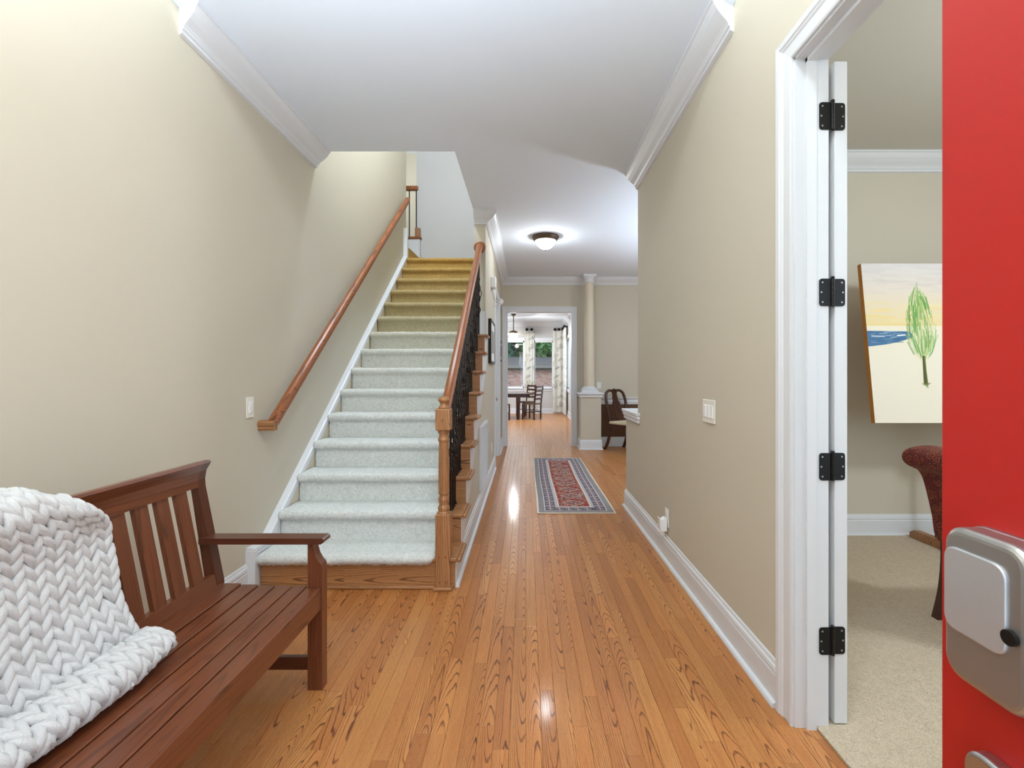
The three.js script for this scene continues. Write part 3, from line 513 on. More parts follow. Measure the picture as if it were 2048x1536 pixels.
{
  const v = thing('return_air_grille', 'white louvred return air grille low on the wall under the stairs', 'vent');
  add('frame', [box(HX, HX + 0.03, 0.2, 0.235, 4.42, 5.1, 0.004), box(HX, HX + 0.03, 0.77, 0.805, 4.42, 5.1, 0.004), box(HX, HX + 0.03, 0.235, 0.77, 4.42, 4.455, 0.004), box(HX, HX + 0.03, 0.235, 0.77, 5.065, 5.1, 0.004)], M.trim, v);
  for (let y = 0.245; y < 0.755; y += 0.02) add('slat', [sweep([[0, 0], [0.018, 0.008], [0.018, 0.011], [0, 0.014]], V(HX + 0.006, y, 4.455), EX, EY, ED, 0.61)], M.trim, v);
  add('back_panel', [box(HX + 0.001, HX + 0.006, 0.235, 0.77, 4.455, 5.065)], M.trim, v);
  const c = thing('door_chime', 'white box door chime high on the hall wall past the stairs', 'chime');
  add('cover', [box(HX, HX + 0.062, 2.385, 2.52, 5.9, 6.06, 0.01)], M.plasticWhite, c); add('grille', [box(HX + 0.06, HX + 0.064, 2.4, 2.44, 5.93, 6.03, 0.002)], M.plastic, c);
  const w = add('loose_cable', [tube([V(HX + 0.012, 2.378, 6.02), V(HX + 0.02, 2.36, 6.1), V(HX + 0.016, 2.33, 6.5), V(HX + 0.04, 2.40, 7.2), V(HX + 0.03, 2.50, 7.72)], 0.006, 40, 6), tube([V(HX + 0.012, 2.378, 5.98), V(HX + 0.02, 2.33, 6.05), V(HX + 0.03, 2.22, 6.3), V(HX + 0.02, 2.26, 6.5), V(HX + 0.03, 2.34, 6.9)], 0.005, 40, 6)], M.plasticWhite);
  tag(w, 'thin white cable looping down from the door chime', 'cable');
  const s = thing('motion_sensor', 'round white sensor beside the top of the far doorway casing', 'sensor');
  add('dome', [lathe([[0, 0.07], [0.03, 0.064], [0.05, 0.04], [0.06, 0.01], [0.06, 0]], 0, 0, 0, 24).rotateZ(-Math.PI / 2).translate(HX, 2.5, -7.8)], M.plasticWhite, s);
  add('mounting_ring', [lathe([[0.075, 0], [0.075, 0.012], [0.06, 0.016], [0, 0.016]], 0, 0, 0, 24).rotateZ(-Math.PI / 2).translate(HX, 2.5, -7.8)], M.plastic, s);
  const frame = (y0, y1, d0, d1, t, label, group) => {
    const f = thing('picture_frame', label, 'picture', group), b = 0.03;
    add('frame', [box(HX, HX + t, y0, y0 + b, d0, d1, 0.003), box(HX, HX + t, y1 - b, y1, d0, d1, 0.003), box(HX, HX + t, y0 + b, y1 - b, d0, d0 + b, 0.003), box(HX, HX + t, y0 + b, y1 - b, d1 - b, d1, 0.003)], M.black, f);
    add('mat_board', [box(HX, HX + t - 0.006, y0 + b, y1 - b, d0 + b, d1 - b)], M.plasticWhite, f);
    const pw = (d1 - d0) * 0.24, ph = (y1 - y0) * 0.24;
    add('print', [box(HX + t - 0.006, HX + t - 0.005, y0 + ph, y1 - ph, d0 + pw, d1 - pw)], std({ color: srgb(150, 148, 140), roughness: 0.6 }), f);
  };
  frame(1.43, 1.95, 5.5, 6.2, 0.036, 'larger black picture frame with white mat on the hall wall before the hall door');
  frame(1.515, 1.853, 7.68, 8.1, 0.026, 'small black picture frame on the hall wall next to the far doorway');
}
// ------------------------------------------------------------------ lamps
function lampLight(x, y, d, I, rad, color = 0xfff4e4) { const l = new THREE.PointLight(new THREE.Color(color).multiply(WB), I, 0, 2); l.position.copy(V(x, y, d)); l.castShadow = true; l.shadow.radius = rad / 0.02; scene.add(l); return l; }
const glow = (k, c = 0xfff1dc) => std({ color: 0xf4efe6, emissive: new THREE.Color(c).multiply(WB), emissiveIntensity: k, roughness: 0.4 });
{
  const g = thing('ceiling_light', 'lit flush mount ceiling light with bronze rim and frosted bowl in the hall', 'lamp');
  const lx = 0.248, ld = 6.0;
  add('rim', [lathe([[0.06, CE], [0.168, CE], [0.172, CE - 0.012], [0.166, CE - 0.022], [0.158, CE - 0.034], [0.146, CE - 0.052], [0.138, CE - 0.06], [0.13, CE - 0.056], [0.13, CE - 0.02]], lx, 0, ld, 40)], M.bronze, g);
  add('glass_bowl', [lathe([[0, CE - 0.168], [0.03, CE - 0.165], [0.07, CE - 0.148], [0.105, CE - 0.115], [0.128, CE - 0.075], [0.134, CE - 0.05]], lx, 0, ld, 40)], glow(2.2), g);
  add('finial', [lathe([[0, CE - 0.186], [0.007, CE - 0.182], [0.009, CE - 0.172], [0.004, CE - 0.166]], lx, 0, ld, 16)], M.bronze, g);
  lampLight(lx, CE - 0.11, ld, LAMP.hall, 0.05, 0xfff6ea);
}
function pendant(label, x, y, d, r, I, top, color) {
  const g = thing('pendant_light', label, 'lamp');
  add('globe', [flat(new THREE.SphereGeometry(r, 24, 16).translate(x, y, -d))], glow(3, color), g);
  add('stem', [cyl(0.008, 0.008, top - y - r, x, y + r, d, 10), lathe([[0, 0], [0.06, -0.005], [0.065, -0.02], [0.02, -0.03]], x, top, d, 20)], M.bronze, g);
  lampLight(x, y, d, I, r * 0.95, color);
}
pendant('large globe pendant hanging in the two storey foyer', 0.0, 3.95, 0.35, 0.24, LAMP.foyer, H2, 0xffffff);
pendant('added fill globe pendant, unseen, hanging in the study', 3.0, 2.4, 1.2, 0.16, LAMP.study, CE, 0xfffaf2);  // added out of view to brighten the study
pendant('added fill globe pendant, unseen, hanging over the dining room', 2.7, 2.3, 6.3, 0.16, LAMP.dining, CE, 0xfff8ee);  // unseen fill light added for the dining side
pendant('added fill globe pendant, unseen, high above the stair flight', -1.1, 5.0, 4.3, 0.16, LAMP.upstairs, H2, 0xffffff);  // added above the opening to light steps and stair wall, never seen
pendant('added fill globe pendant, unseen, hanging in the upper hall', -2.75, 5.1, 8.5, 0.14, LAMP.upperHall, H2, 0xfff2de);  // added out of sight to lift the dark gap upstairs

{
  const x = -0.9, g = thing('added_sconce', 'added fill globe, unseen, on the front wall beside the entrance', 'lamp');  // added frontal fill behind the camera
  add('globe', [flat(new THREE.SphereGeometry(0.1, 24, 16).translate(x, 2.0, 0.08))], glow(2, 0xffffff), g);
  add('arm', [cyl(0.03, 0.045, 0.05, x, 1.87, -0.08, 16), bar(V(x, 1.88, -0.235), V(x, 1.88, -0.08), 0.02, 0.02), box(x - 0.05, x + 0.05, 1.8, 1.96, -0.24, -0.225, 0.005)], M.bronze, g);
  lampLight(x, 2.0, -0.08, LAMP.sconce, 0.1, 0xffffff);
}
function addedUplight(label, x, d, I) {  // unseen uplight added to brighten the ceilings
  const g = thing('added_uplight', label, 'lamp'), y = 1.72;
  add('base', [lathe([[0, 0.03], [0.03, 0.03], [0.12, 0.02], [0.13, 0.012], [0.13, 0.002], [0, 0.002]], x, 0, d, 24)], M.bronze, g);
  add('pole', [cyl(0.012, 0.012, y - 0.09, x, 0.02, d, 12)], M.bronze, g);
  add('bowl', [lathe([[0.012, y - 0.07], [0.06, y - 0.06], [0.12, y - 0.03], [0.16, y + 0.02], [0.155, y + 0.022], [0.115, y - 0.022], [0.055, y - 0.05], [0.012, y - 0.06]], x, 0, d, 32)], M.bronze, g);
  add('diffuser', [lathe([[0.148, y + 0.012], [0.08, y + 0.02], [0, y + 0.022]], x, 0, d, 32)], glow(3, 0xffffff), g);
  const l = new THREE.SpotLight(new THREE.Color(0xffffff).multiply(WB), I, 0, 1.36, 0.35, 2); l.position.copy(V(x, y + 0.06, d)); l.target.position.copy(V(x, 5, d)); l.castShadow = true; l.shadow.radius = 7.5; scene.add(l, l.target);
}
addedUplight('added fill uplight, unseen, in the foyer just inside the open entrance', -0.62, 0.08, LAMP.upFoyer);
addedUplight('added fill uplight, unseen, in the dining room behind the hall wall', 2.75, 5.1, LAMP.upDining);
addedUplight('added fill uplight, unseen, in the breakfast room beside its doorway', -2.0, 11.8, LAMP.upBreakfast);

// ------------------------------------------------------------------ front door
{
  const g = thing('front_door', 'glossy red front door standing open with a silver keypad lock', 'door');
  add('door_leaf', [box(0.6, 0.645, 0.012, 2.44, -0.24, 0.683, 0.003)], M.red, g);
  const rs = (z0, z1, y0, y1, r, t, bev) => { const s = new THREE.Shape(); s.moveTo(z0 + r, y0); s.lineTo(z1 - r, y0); s.quadraticCurveTo(z1, y0, z1, y0 + r); s.lineTo(z1, y1 - r); s.quadraticCurveTo(z1, y1, z1 - r, y1); s.lineTo(z0 + r, y1); s.quadraticCurveTo(z0, y1, z0, y1 - r); s.lineTo(z0, y0 + r); s.quadraticCurveTo(z0, y0, z0 + r, y0);
    return flat(new THREE.ExtrudeGeometry(s, { depth: t, bevelEnabled: true, bevelSize: bev, bevelThickness: bev, bevelSegments: 4, curveSegments: 12 })); };
  // profile in (depth, y) extruded towards -x
  const orient = (geo, x) => flat(geo.rotateY(Math.PI / 2).applyMatrix4(new THREE.Matrix4().makeScale(1, 1, 1)).translate(x, 0, 0)); // depth -> -z
  const lock = add('lock_body', [orient(rs(0.535, 0.626, 0.905, 1.083, 0.02, 0.02, 0.01), 0.57)], M.nickel, g);
  add('lock_rim', [orient(rs(0.527, 0.634, 0.897, 1.091, 0.028, 0.006, 0.003), 0.593)], M.steel, lock);
  add('keypad', [orient(rs(0.551, 0.628, 0.961, 1.064, 0.016, 0.003, 0.002), 0.5585)], M.plate, lock);
  add('keyhole', [flat(new THREE.CylinderGeometry(0.009, 0.009, 0.006, 20).rotateZ(Math.PI / 2).translate(0.558, 0.987, -0.5445))], M.black, lock);
  add('pull_handle', [orient(rs(0.56, 0.62, 0.55, 0.8, 0.024, 0.012, 0.006), 0.584)], M.steel, g);
}

// ------------------------------------------------------------------ study: painting, easel, armchair
{
  const art = canvasTex(1024, 768, (c, w, h) => {
    const gr = c.createLinearGradient(0, 0, 0, h * 0.46); gr.addColorStop(0, '#d8d4d2'); gr.addColorStop(0.35, '#e2d6c8'); gr.addColorStop(0.7, '#ead9b2'); gr.addColorStop(1, '#eed27e'); c.fillStyle = gr; c.fillRect(0, 0, w, h);
    c.fillStyle = '#efe6d0'; c.fillRect(0, h * 0.4, w, h);
    const s = (x, y, l, a, col, wd) => { c.strokeStyle = col; c.lineWidth = wd * 1.0; c.lineCap = 'round'; c.beginPath(); c.moveTo(x, y); c.lineTo(x + l * Math.cos(a), y + l * Math.sin(a)); c.stroke(); };
    for (let i = 0; i < 220; i++) s(rr(-40, w), rr(0, h * 0.2), rr(40, 150), rr(-0.1, 0.1), ['rgba(196,188,188,.12)', 'rgba(222,210,204,.16)', 'rgba(232,222,208,.16)', 'rgba(182,174,176,.09)'][i % 4], rr(6, 18));
    for (let i = 0; i < 120; i++) s(rr(-40, w), rr(h * 0.26, h * 0.4), rr(40, 150), rr(-0.05, 0.05), ['rgba(240,208,120,.3)', 'rgba(238,220,160,.3)', 'rgba(232,214,190,.3)'][i % 3], rr(6, 14));
    c.fillStyle = '#efe6d2'; c.beginPath(); c.moveTo(0, h * 0.54); c.bezierCurveTo(w * 0.12, h * 0.52, w * 0.3, h * 0.50, w, h * 0.46); c.lineTo(w, h); c.lineTo(0, h); c.fill();
    c.fillStyle = '#3f6f98'; c.beginPath(); c.moveTo(0, h * 0.432); c.lineTo(w * 0.2, h * 0.436); c.lineTo(w * 0.212, h * 0.47); c.bezierCurveTo(w * 0.14, h * 0.51, w * 0.08, h * 0.52, 0, h * 0.53); c.fill();
    for (let i = 0; i < 40; i++) s(rr(0, w * 0.15), rr(h * 0.44, h * 0.51), rr(20, 60), rr(-0.15, 0.05), ['rgba(40,82,124,.5)', 'rgba(110,150,180,.5)', 'rgba(230,236,238,.35)'][i % 3], rr(2, 5));
    s(w * 0.02, h * 0.465, 60, 0.02, '#eef2f2', 4); s(w * 0.14, h * 0.462, 36, -0.1, '#f4f6f4', 6);
    const tree = (x, y0, y1, wd, k) => {
      const cols = ['rgba(104,168,66,.5)', 'rgba(158,196,104,.5)', 'rgba(70,150,66,.55)', 'rgba(200,206,140,.45)', 'rgba(74,122,52,.5)', 'rgba(186,196,130,.4)'];
      c.fillStyle = 'rgba(190,204,140,.35)'; c.beginPath(); c.moveTo(x, y0 + 60); c.bezierCurveTo(x - wd * 0.8, y0 + (y1 - y0) * 0.4, x - wd * 0.8, y1 - 40, x, y1); c.bezierCurveTo(x + wd * 0.8, y1 - 40, x + wd * 0.8, y0 + (y1 - y0) * 0.4, x, y0 + 60); c.fill();
      for (let i = 0; i < 210; i++) { const b = rr(-1, 1) * wd, t0 = rr(-0.02, 0.82), dt = rr(0.08, 0.26), P = (t) => [x + b * Math.pow(Math.max(0.02, Math.sin(Math.PI * Math.pow(clamp(t, 0.01, 0.99), 0.75))), 0.7), y1 + (y0 - y1) * t]; c.strokeStyle = cols[(rnd() * 6) | 0]; c.lineWidth = rr(2, 7); c.lineCap = 'round'; const p = P(t0), e = P(t0 + dt); c.beginPath(); c.moveTo(p[0] + rr(-5, 5), p[1]); c.quadraticCurveTo((p[0] + e[0]) / 2 + b * 0.12, (p[1] + e[1]) / 2, e[0] + rr(-7, 7) + b * 0.08, e[1]); c.stroke(); }
      for (let i = 0; i < 14; i++) s(x + rr(-3, 5), y1 - 20, k, Math.PI / 2 + rr(-0.05, 0.05), ['#5c6a2a', '#4a4a22', '#6f7a34'][i % 3], rr(4, 8));
      for (let i = 0; i < 14; i++) s(x, y1 - 20 + k, rr(8, 22), rr(-0.3, Math.PI + 0.3), '#6a7a30', 2.5);
    };
    tree(w * 0.25, h * 0.15, h * 0.62, 66, 130); tree(w * 0.40, h * 0.26, h * 0.56, 40, 96); tree(w * 0.55, h * 0.2, h * 0.6, 50, 120); tree(w * 0.75, h * 0.25, h * 0.6, 46, 110);
  });
  const g = thing('painting', 'unframed beach painting with green trees and blue sea standing on the study easel', 'painting', null, V(2.364, 0.965, 3.2));
  g.rotation.x = 7 * Math.PI / 180 * -1;
  const W = 1.5, Hh = 1.12;
  const face = new THREE.PlaneGeometry(W, Hh).translate(W / 2, Hh / 2, 0.0005);
  add('stretched_canvas', [box(0, W, 0, Hh, 0, 0.038, 0.003)], std({ color: srgb(186, 122, 48), roughness: 0.7 }), g);
  add('painted_face', [flat(face)], std({ map: art, roughness: 0.6 }), g);
  const e = thing('easel', 'brown wooden easel standing on the study carpet near the baseboard', 'easel');
  const OE = (x) => wuv(x, 'y', 1, 0.5, rnd(), rnd());
  for (const x of [3.06, 3.5]) add('foot_rail', OE(prismX([[3.28, 0.01], [3.74, 0.01], [3.74, 0.05], [3.7, 0.075], [3.4, 0.075], [3.3, 0.055]], x - 0.025, x + 0.025)), M.oak, e);
  add('cross_rail', OE(box(3.06, 3.5, 0.075, 0.12, 3.5, 3.54, 0.004)), M.oakDeep, e);
  for (const x of [3.1, 3.46]) add('upright', OE(bar(V(x, 0.07, 3.33), V(x, 1.9, 3.46), 0.04, 0.03, ED)), M.oakDeep, e);
  add('canvas_ledge', OE(box(3.0, 3.56, 0.925, 0.957, 3.17, 3.37, 0.004)), M.oakDeep, e);
}
const texPaisley = canvasTex(512, 512, (c, w, h) => {
  c.fillStyle = '#5e1512'; c.fillRect(0, 0, w, h);
  for (let i = 0; i < 120; i++) { const x = rnd() * w, y = rnd() * h, r = rr(16, 46); c.save(); c.translate(x, y); c.rotate(rnd() * 6.28); for (let k = 4; k > 0; k--) { c.strokeStyle = ['#8d2a1a', '#3a0a0a', '#a8542a', '#2c0808'][k - 1]; c.lineWidth = 4; c.beginPath(); c.moveTo(0, -r * k / 3); c.bezierCurveTo(r * k / 4, -r * k / 5, r * k / 5, r * k / 4, 0, r * k / 4); c.bezierCurveTo(-r * k / 5, r * k / 4, -r * k / 6, 0, 0, -r * k / 3); c.stroke(); } c.restore(); }
});
{
  const g = thing('armchair', 'dark red patterned chair with a rolled back on the study carpet', 'chair', null, V(0, 0, 0));
  const cloth = phys({ map: texPaisley, roughness: 0.7, sheen: 0.5, sheenColor: new THREE.Color(0.6, 0.2, 0.12), sheenRoughness: 0.5 });
  // side outline of the upholstered back [x, y]
  const sideP = [[2.20, 0.42], [2.17, 0.55], [2.14, 0.68], [2.115, 0.76], [2.09, 0.795], [2.06, 0.81], [2.03, 0.825], [2.012, 0.85], [2.015, 0.872], [2.035, 0.888], [2.08, 0.9], [2.14, 0.905], [2.2, 0.895], [2.235, 0.86], [2.25, 0.78], [2.262, 0.66], [2.29, 0.5], [2.3, 0.42]];
  const cv = new THREE.CatmullRomCurve3(sideP.map(([x, y]) => new THREE.Vector3(x, y, 0)), true).getPoints(60).map((p) => [p.x, p.y]);
  const ex = new THREE.ExtrudeGeometry(new THREE.Shape(cv.map(([x, y]) => new THREE.Vector2(x, y))), { depth: 0.5, bevelEnabled: true, bevelSize: 0.012, bevelThickness: 0.012, bevelSegments: 3 }); ex.translate(0, 0, -2.51);
  add('backrest', wuv(ex, 'y', 0.35, 0.35), cloth, g);
  add('seat', wuv(box(2.2, 2.75, 0.36, 0.5, 1.99, 2.53, 0.04), 'y', 0.35, 0.35), cloth, g);
  add('seat_frame', wuv(box(2.21, 2.74, 0.31, 0.37, 2.0, 2.52, 0.01), 'x', 1, 0.5), M.oakDeep, g);
  for (const d of [2.03, 2.49]) {
    const P = [[2.235, 0.45], [2.238, 0.3], [2.228, 0.15], [2.195, 0.0]], Q = [[2.15, 0.0], [2.185, 0.15], [2.2, 0.3], [2.2, 0.45]];
    add('rear_leg', wuv(prismD([...new THREE.CatmullRomCurve3(P.map(([x, y]) => new THREE.Vector3(x, y, 0))).getPoints(12).map((p) => [p.x, p.y]), ...new THREE.CatmullRomCurve3(Q.map(([x, y]) => new THREE.Vector3(x, y, 0))).getPoints(12).map((p) => [p.x, p.y])], d - 0.02, d + 0.02), 'y', 1, 0.5), M.mahog, g);
    add('front_leg', wuv(merge([rod(V(2.69, 0.33, d), V(2.69, 0.0, d), 0.024, 0.014, 12)]), 'y', 1, 0.5), M.mahog, g);
  }
}

// ------------------------------------------------------------------ hall runner
{
  const tex = canvasTex(512, 2048, (c, w, h) => {
    c.fillStyle = '#e6dccb'; c.fillRect(0, 0, w, h); const inset = (p, col) => { c.fillStyle = col; c.fillRect(p, p, w - 2 * p, h - 2 * p); };
    inset(9, '#918a88'); inset(48, '#dcd8d4'); inset(54, '#5c5566'); inset(122, '#b9b3b0'); inset(140, '#d7d2cc'); inset(150, '#b5664a'); inset(157, '#8f2f28');
    const flo = (x, y, r, cols) => { for (let k = 0; k < 8; k++) { const a = k / 8 * 6.283; c.fillStyle = cols[k % cols.length]; c.beginPath(); c.ellipse(x + r * 0.55 * Math.cos(a), y + r * 0.55 * Math.sin(a), r * 0.42, r * 0.2, a, 0, 6.3); c.fill(); } c.fillStyle = cols[0]; c.beginPath(); c.arc(x, y, r * 0.22, 0, 6.3); c.fill(); };
    for (let i = 0; i < 2600; i++) { c.fillStyle = ['rgba(120,118,126,.5)', 'rgba(160,152,150,.5)', 'rgba(80,74,92,.5)'][i % 3]; const e = rnd() < 0.5, x = e ? rr(9, 46) : rr(w - 46, w - 9); c.fillRect(x, rr(9, h - 9), rr(2, 8), rr(2, 6)); }
    for (let y = 88; y < h - 60; y += 62) for (const x of [88, w - 88]) { c.fillStyle = (y / 62 | 0) % 2 ? '#3c3950' : '#746a72'; c.fillRect(x - 30, y - 27, 60, 54); flo(x, y, 30, ['#cbbdb4', '#9a6a5e', '#b9aeb4', '#4b4a66']); c.strokeStyle = '#c9beb8'; c.lineWidth = 3; c.beginPath(); c.moveTo(x - 32, y + 31); c.lineTo(x + 32, y + 31); c.stroke(); }
    for (let x = 150; x < w - 130; x += 62) for (const y of [88, h - 88]) flo(x, y, 30, ['#cbbdb4', '#9a6a5e', '#b9aeb4', '#33324a']);
    for (let i = 0; i < 520; i++) { const x = rr(166, w - 166), y = rr(170, h - 170); flo(x, y, rr(8, 24), [['#b0643f', '#c79a78', '#8f3426', '#a88c78'], ['#6e7076', '#9a8a82', '#7b2f2a', '#b9a998'], ['#6a1a1c', '#a84a34', '#c7a884', '#4d4a5c']][i % 3]); }
    for (let i = 0; i < 9; i++) { const y = 240 + i * 196; c.save(); c.translate(w / 2, y); for (let k = 5; k > 0; k--) { c.fillStyle = ['#cdb294', '#7d2822', '#6a6c74', '#94402c', '#b5a594'][k - 1]; c.beginPath(); c.moveTo(0, -15 * k); c.lineTo(17 * k, 0); c.lineTo(0, 15 * k); c.lineTo(-17 * k, 0); c.fill(); } c.restore(); flo(w / 2, y, 34, ['#7a1f20', '#d9b48e', '#5d5f6a', '#b5563a']); }
    for (let i = 0; i < 9000; i++) { c.fillStyle = ['rgba(230,220,206,.22)', 'rgba(60,54,66,.2)', 'rgba(150,70,50,.16)'][i % 3]; c.fillRect(rr(9, w - 9), rr(9, h - 9), rr(2, 9), rr(2, 5)); }
  });
  const g = thing('runner_rug', 'long red and grey patterned runner rug lying on the hall floor', 'rug');
  const x0 = 0.107, x1 = 0.835, d0 = 4.39, d1 = 7.3, nx = 16, nd = 40, pos = [], uv = [], idx = [];
  for (let j = 0; j <= nd; j++) for (let i = 0; i <= nx; i++) { const u = i / nx, v = j / nd; pos.push(x0 + (x1 - x0) * u + 0.004 * Math.sin(v * 9), 0.009 + 0.001 * noise(u * 5, v * 12), -(d0 + (d1 - d0) * v)); uv.push(u, v); }
  for (let j = 0; j < nd; j++) for (let i = 0; i < nx; i++) { const a = j * (nx + 1) + i, b = a + nx + 1; idx.push(a, a + 1, b + 1, a, b + 1, b); }
  const top = new THREE.BufferGeometry(); top.setAttribute('position', new THREE.Float32BufferAttribute(pos, 3)); top.setAttribute('uv', new THREE.Float32BufferAttribute(uv, 2)); top.setIndex(idx); top.computeVertexNormals();
  add('pile', top, std({ map: tex, roughness: 0.95, bumpMap: texCarpetBump, bumpScale: 0.002 }), g);
  add('backing', [box(x0 - 0.004, x1 + 0.004, 0.0005, 0.0085, d0 - 0.003, d1 + 0.003, 0.003)], std({ color: srgb(222, 208, 186), roughness: 1 }), g);
}

// ------------------------------------------------------------------ dining chair by the far wall (seen past the column)
{
  const g = thing('dining_chair', 'dark mahogany dining chair with a vase shaped splat and cream seat in the dining room', 'chair', null, V(1.74, 0, 8.06), 0);
  // local: faces +x' ; built facing local -z then turned
  const yaw = 0.62; g.rotation.y = yaw; // local +z points to the viewer
  const W = M.mahog, Q = (x, y, z) => new THREE.Vector3(x, y, z);
  add('seat', [flat(new RoundedBoxGeometry(0.5, 0.05, 0.44, 3, 0.022).translate(0, 0.475, 0.01))], std({ color: srgb(214, 200, 170), roughness: 0.9 }), g);
  add('seat_frame', wuv(merge([flat(new RoundedBoxGeometry(0.5, 0.06, 0.03, 2, 0.006).translate(0, 0.425, 0.215)), flat(new RoundedBoxGeometry(0.44, 0.06, 0.03, 2, 0.006).translate(0, 0.425, -0.205)), ...[-1, 1].map((s) => flat(new RoundedBoxGeometry(0.03, 0.06, 0.42, 2, 0.006).translate(s * 0.235, 0.425, 0)))]), 'x', 1, 0.5), W, g);
  for (const s of [-1, 1]) {
    add('stile', wuv(tube([Q(s * 0.215, 0.42, -0.21), Q(s * 0.205, 0.55, -0.225), Q(s * 0.225, 0.7, -0.25), Q(s * 0.235, 0.86, -0.285), Q(s * 0.2, 0.98, -0.315), Q(s * 0.12, 1.02, -0.325), Q(s * 0.05, 1.015, -0.328), Q(0, 1.03, -0.33)], 0.025, 40, 8), 'y', 1, 0.5), W, g);
    add('rear_leg', wuv(tube([Q(s * 0.215, 0.45, -0.205), Q(s * 0.215, 0.3, -0.215), Q(s * 0.225, 0.12, -0.26), Q(s * 0.235, 0.0, -0.32)], 0.027, 20, 8), 'y', 1, 0.5), W, g);
    add('front_leg', wuv(merge([tube([Q(s * 0.235, 0.42, 0.2), Q(s * 0.255, 0.34, 0.22), Q(s * 0.245, 0.2, 0.215), Q(s * 0.235, 0.08, 0.21), Q(s * 0.245, 0.02, 0.225)], 0.028, 24, 8), lathe([[0, 0], [0.03, 0.002], [0.034, 0.012], [0.02, 0.03], [0, 0.034]], 0, 0, 0, 14).translate(s * 0.246, 0, 0.23)]), 'y', 1, 0.5), W, g);
  }
  const spl = [[0.06, 0.45], [0.05, 0.5], [0.075, 0.58], [0.1, 0.68], [0.105, 0.76], [0.08, 0.82], [0.055, 0.86], [0.075, 0.875], [0.06, 0.9], [0.05, 0.95], [0.065, 1.01]];
  const prof = [...spl.map(([x, y]) => new THREE.Vector2(x, y)), ...spl.slice().reverse().map(([x, y]) => new THREE.Vector2(-x, y))];
  const sg = new THREE.ExtrudeGeometry(new THREE.Shape(prof), { depth: 0.014, bevelEnabled: false }); { const p = sg.attributes.position; for (let i = 0; i < p.count; i++) { const y = p.getY(i); p.setZ(i, p.getZ(i) - 0.215 - 0.115 * sstep(0.5, 1.03, y)); } sg.computeVertexNormals(); }
  add('splat', wuv(sg, 'y', 1, 0.5), W, g);
  add('crest', wuv(flat(new THREE.SphereGeometry(0.03, 14, 10).scale(1.3, 0.7, 0.6).translate(0, 1.03, -0.328)), 'x', 1, 0.5), W, g);
}

// ------------------------------------------------------------------ breakfast room beyond the far doorway
const BK = 15.9, BR = 1.32;
struct('wall_breakfast_back', [
  box(-3.2, -1.15, -0.1, CE, BK, BK + 0.15), box(-0.06, 0.27, -0.1, CE, BK, BK + 0.15), box(0.92, BR + 0.15, -0.1, CE, BK, BK + 0.15),
  box(-1.15, -0.06, -0.1, 0.85, BK, BK + 0.15), box(0.27, 0.92, -0.1, 0.85, BK, BK + 0.15), box(-1.15, -0.06, 2.44, CE, BK, BK + 0.15), box(0.27, 0.92, 2.44, CE, BK, BK + 0.15),
], M.wallUp);
struct('wall_breakfast_right', [box(BR, BR + 0.15, -0.1, CE, FAR + 0.13, 14.2), box(BR, BR + 0.15, -0.1, 0.85, 14.2, 15.4), box(BR, BR + 0.15, 2.44, CE, 14.2, 15.4), box(BR, BR + 0.15, -0.1, CE, 15.4, BK)], M.wallUp);
struct('wall_breakfast_left', [box(-3.34, -3.2, -0.1, CE, FAR, BK + 0.15)], M.wallUp);
struct('ceiling_breakfast', [box(-3.34, BR + 0.15, CE, CE + 0.12, FAR, BK + 0.15)], M.ceil);
struct('crown_breakfast', [alongX(CROWN, BK, -1, CE, -3.2, BR, 0, -1), alongD(CROWN, BR, -1, CE, FAR + 0.13, BK, 0, -1)], M.trim);
struct('baseboard_breakfast', [alongX(BASE, BK, -1, 0, -3.2, BR), alongD(BASE, BR, -1, 0, FAR + 0.13, BK)], M.trim);
function win(name, x0, x1) {
  const g = structGroup(name), y0 = 0.85, y1 = 2.44, d = BK;
  add('window_casing', [box(x0 - 0.09, x0, y0 - 0.1, y1 + 0.1, d - 0.022, d, 0.003), box(x1, x1 + 0.09, y0 - 0.1, y1 + 0.1, d - 0.022, d, 0.003), box(x0, x1, y1, y1 + 0.1, d - 0.022, d, 0.003), box(x0 - 0.02, x1 + 0.02, y0 - 0.1, y0 - 0.02, d - 0.018, d, 0.003)], M.trim, g);
  add('window_sill', [box(x0 - 0.1, x1 + 0.1, y0 - 0.025, y0 + 0.005, d - 0.06, d + 0.05, 0.005)], M.trim, g);
  add('window_frame', [box(x0, x0 + 0.04, y0, y1, d + 0.04, d + 0.09), box(x1 - 0.04, x1, y0, y1, d + 0.04, d + 0.09), box(x0, x1, y1 - 0.05, y1, d + 0.04, d + 0.09), box(x0, x1, y0, y0 + 0.05, d + 0.04, d + 0.09)], M.trim, g);
  add('pane', [box(x0 + 0.04, x1 - 0.04, y0 + 0.05, y1 - 0.05, d + 0.063, d + 0.067)], M.glass, g);
}
win('window_1', -1.15, -0.06); win('window_2', 0.27, 0.92);
{ const g = structGroup('window_3'), d0 = 14.2, d1 = 15.4; add('window_frame', [box(BR + 0.04, BR + 0.09, 0.85, 2.44, d0, d0 + 0.05), box(BR + 0.04, BR + 0.09, 0.85, 2.44, d1 - 0.05, d1), box(BR + 0.04, BR + 0.09, 0.85, 0.9, d0, d1), box(BR + 0.04, BR + 0.09, 2.39, 2.44, d0, d1)], M.trim, g); add('pane', [box(BR + 0.063, BR + 0.067, 0.9, 2.39, d0 + 0.05, d1 - 0.05)], M.glass, g);
  add('window_casing', [box(BR - 0.022, BR, 0.75, 2.54, d0 - 0.09, d0, 0.003), box(BR - 0.022, BR, 0.75, 2.54, d1, d1 + 0.09, 0.003), box(BR - 0.022, BR, 2.44, 2.54, d0, d1, 0.003), box(BR - 0.022, BR, 0.75, 0.85, d0, d1, 0.003)], M.trim, g); }
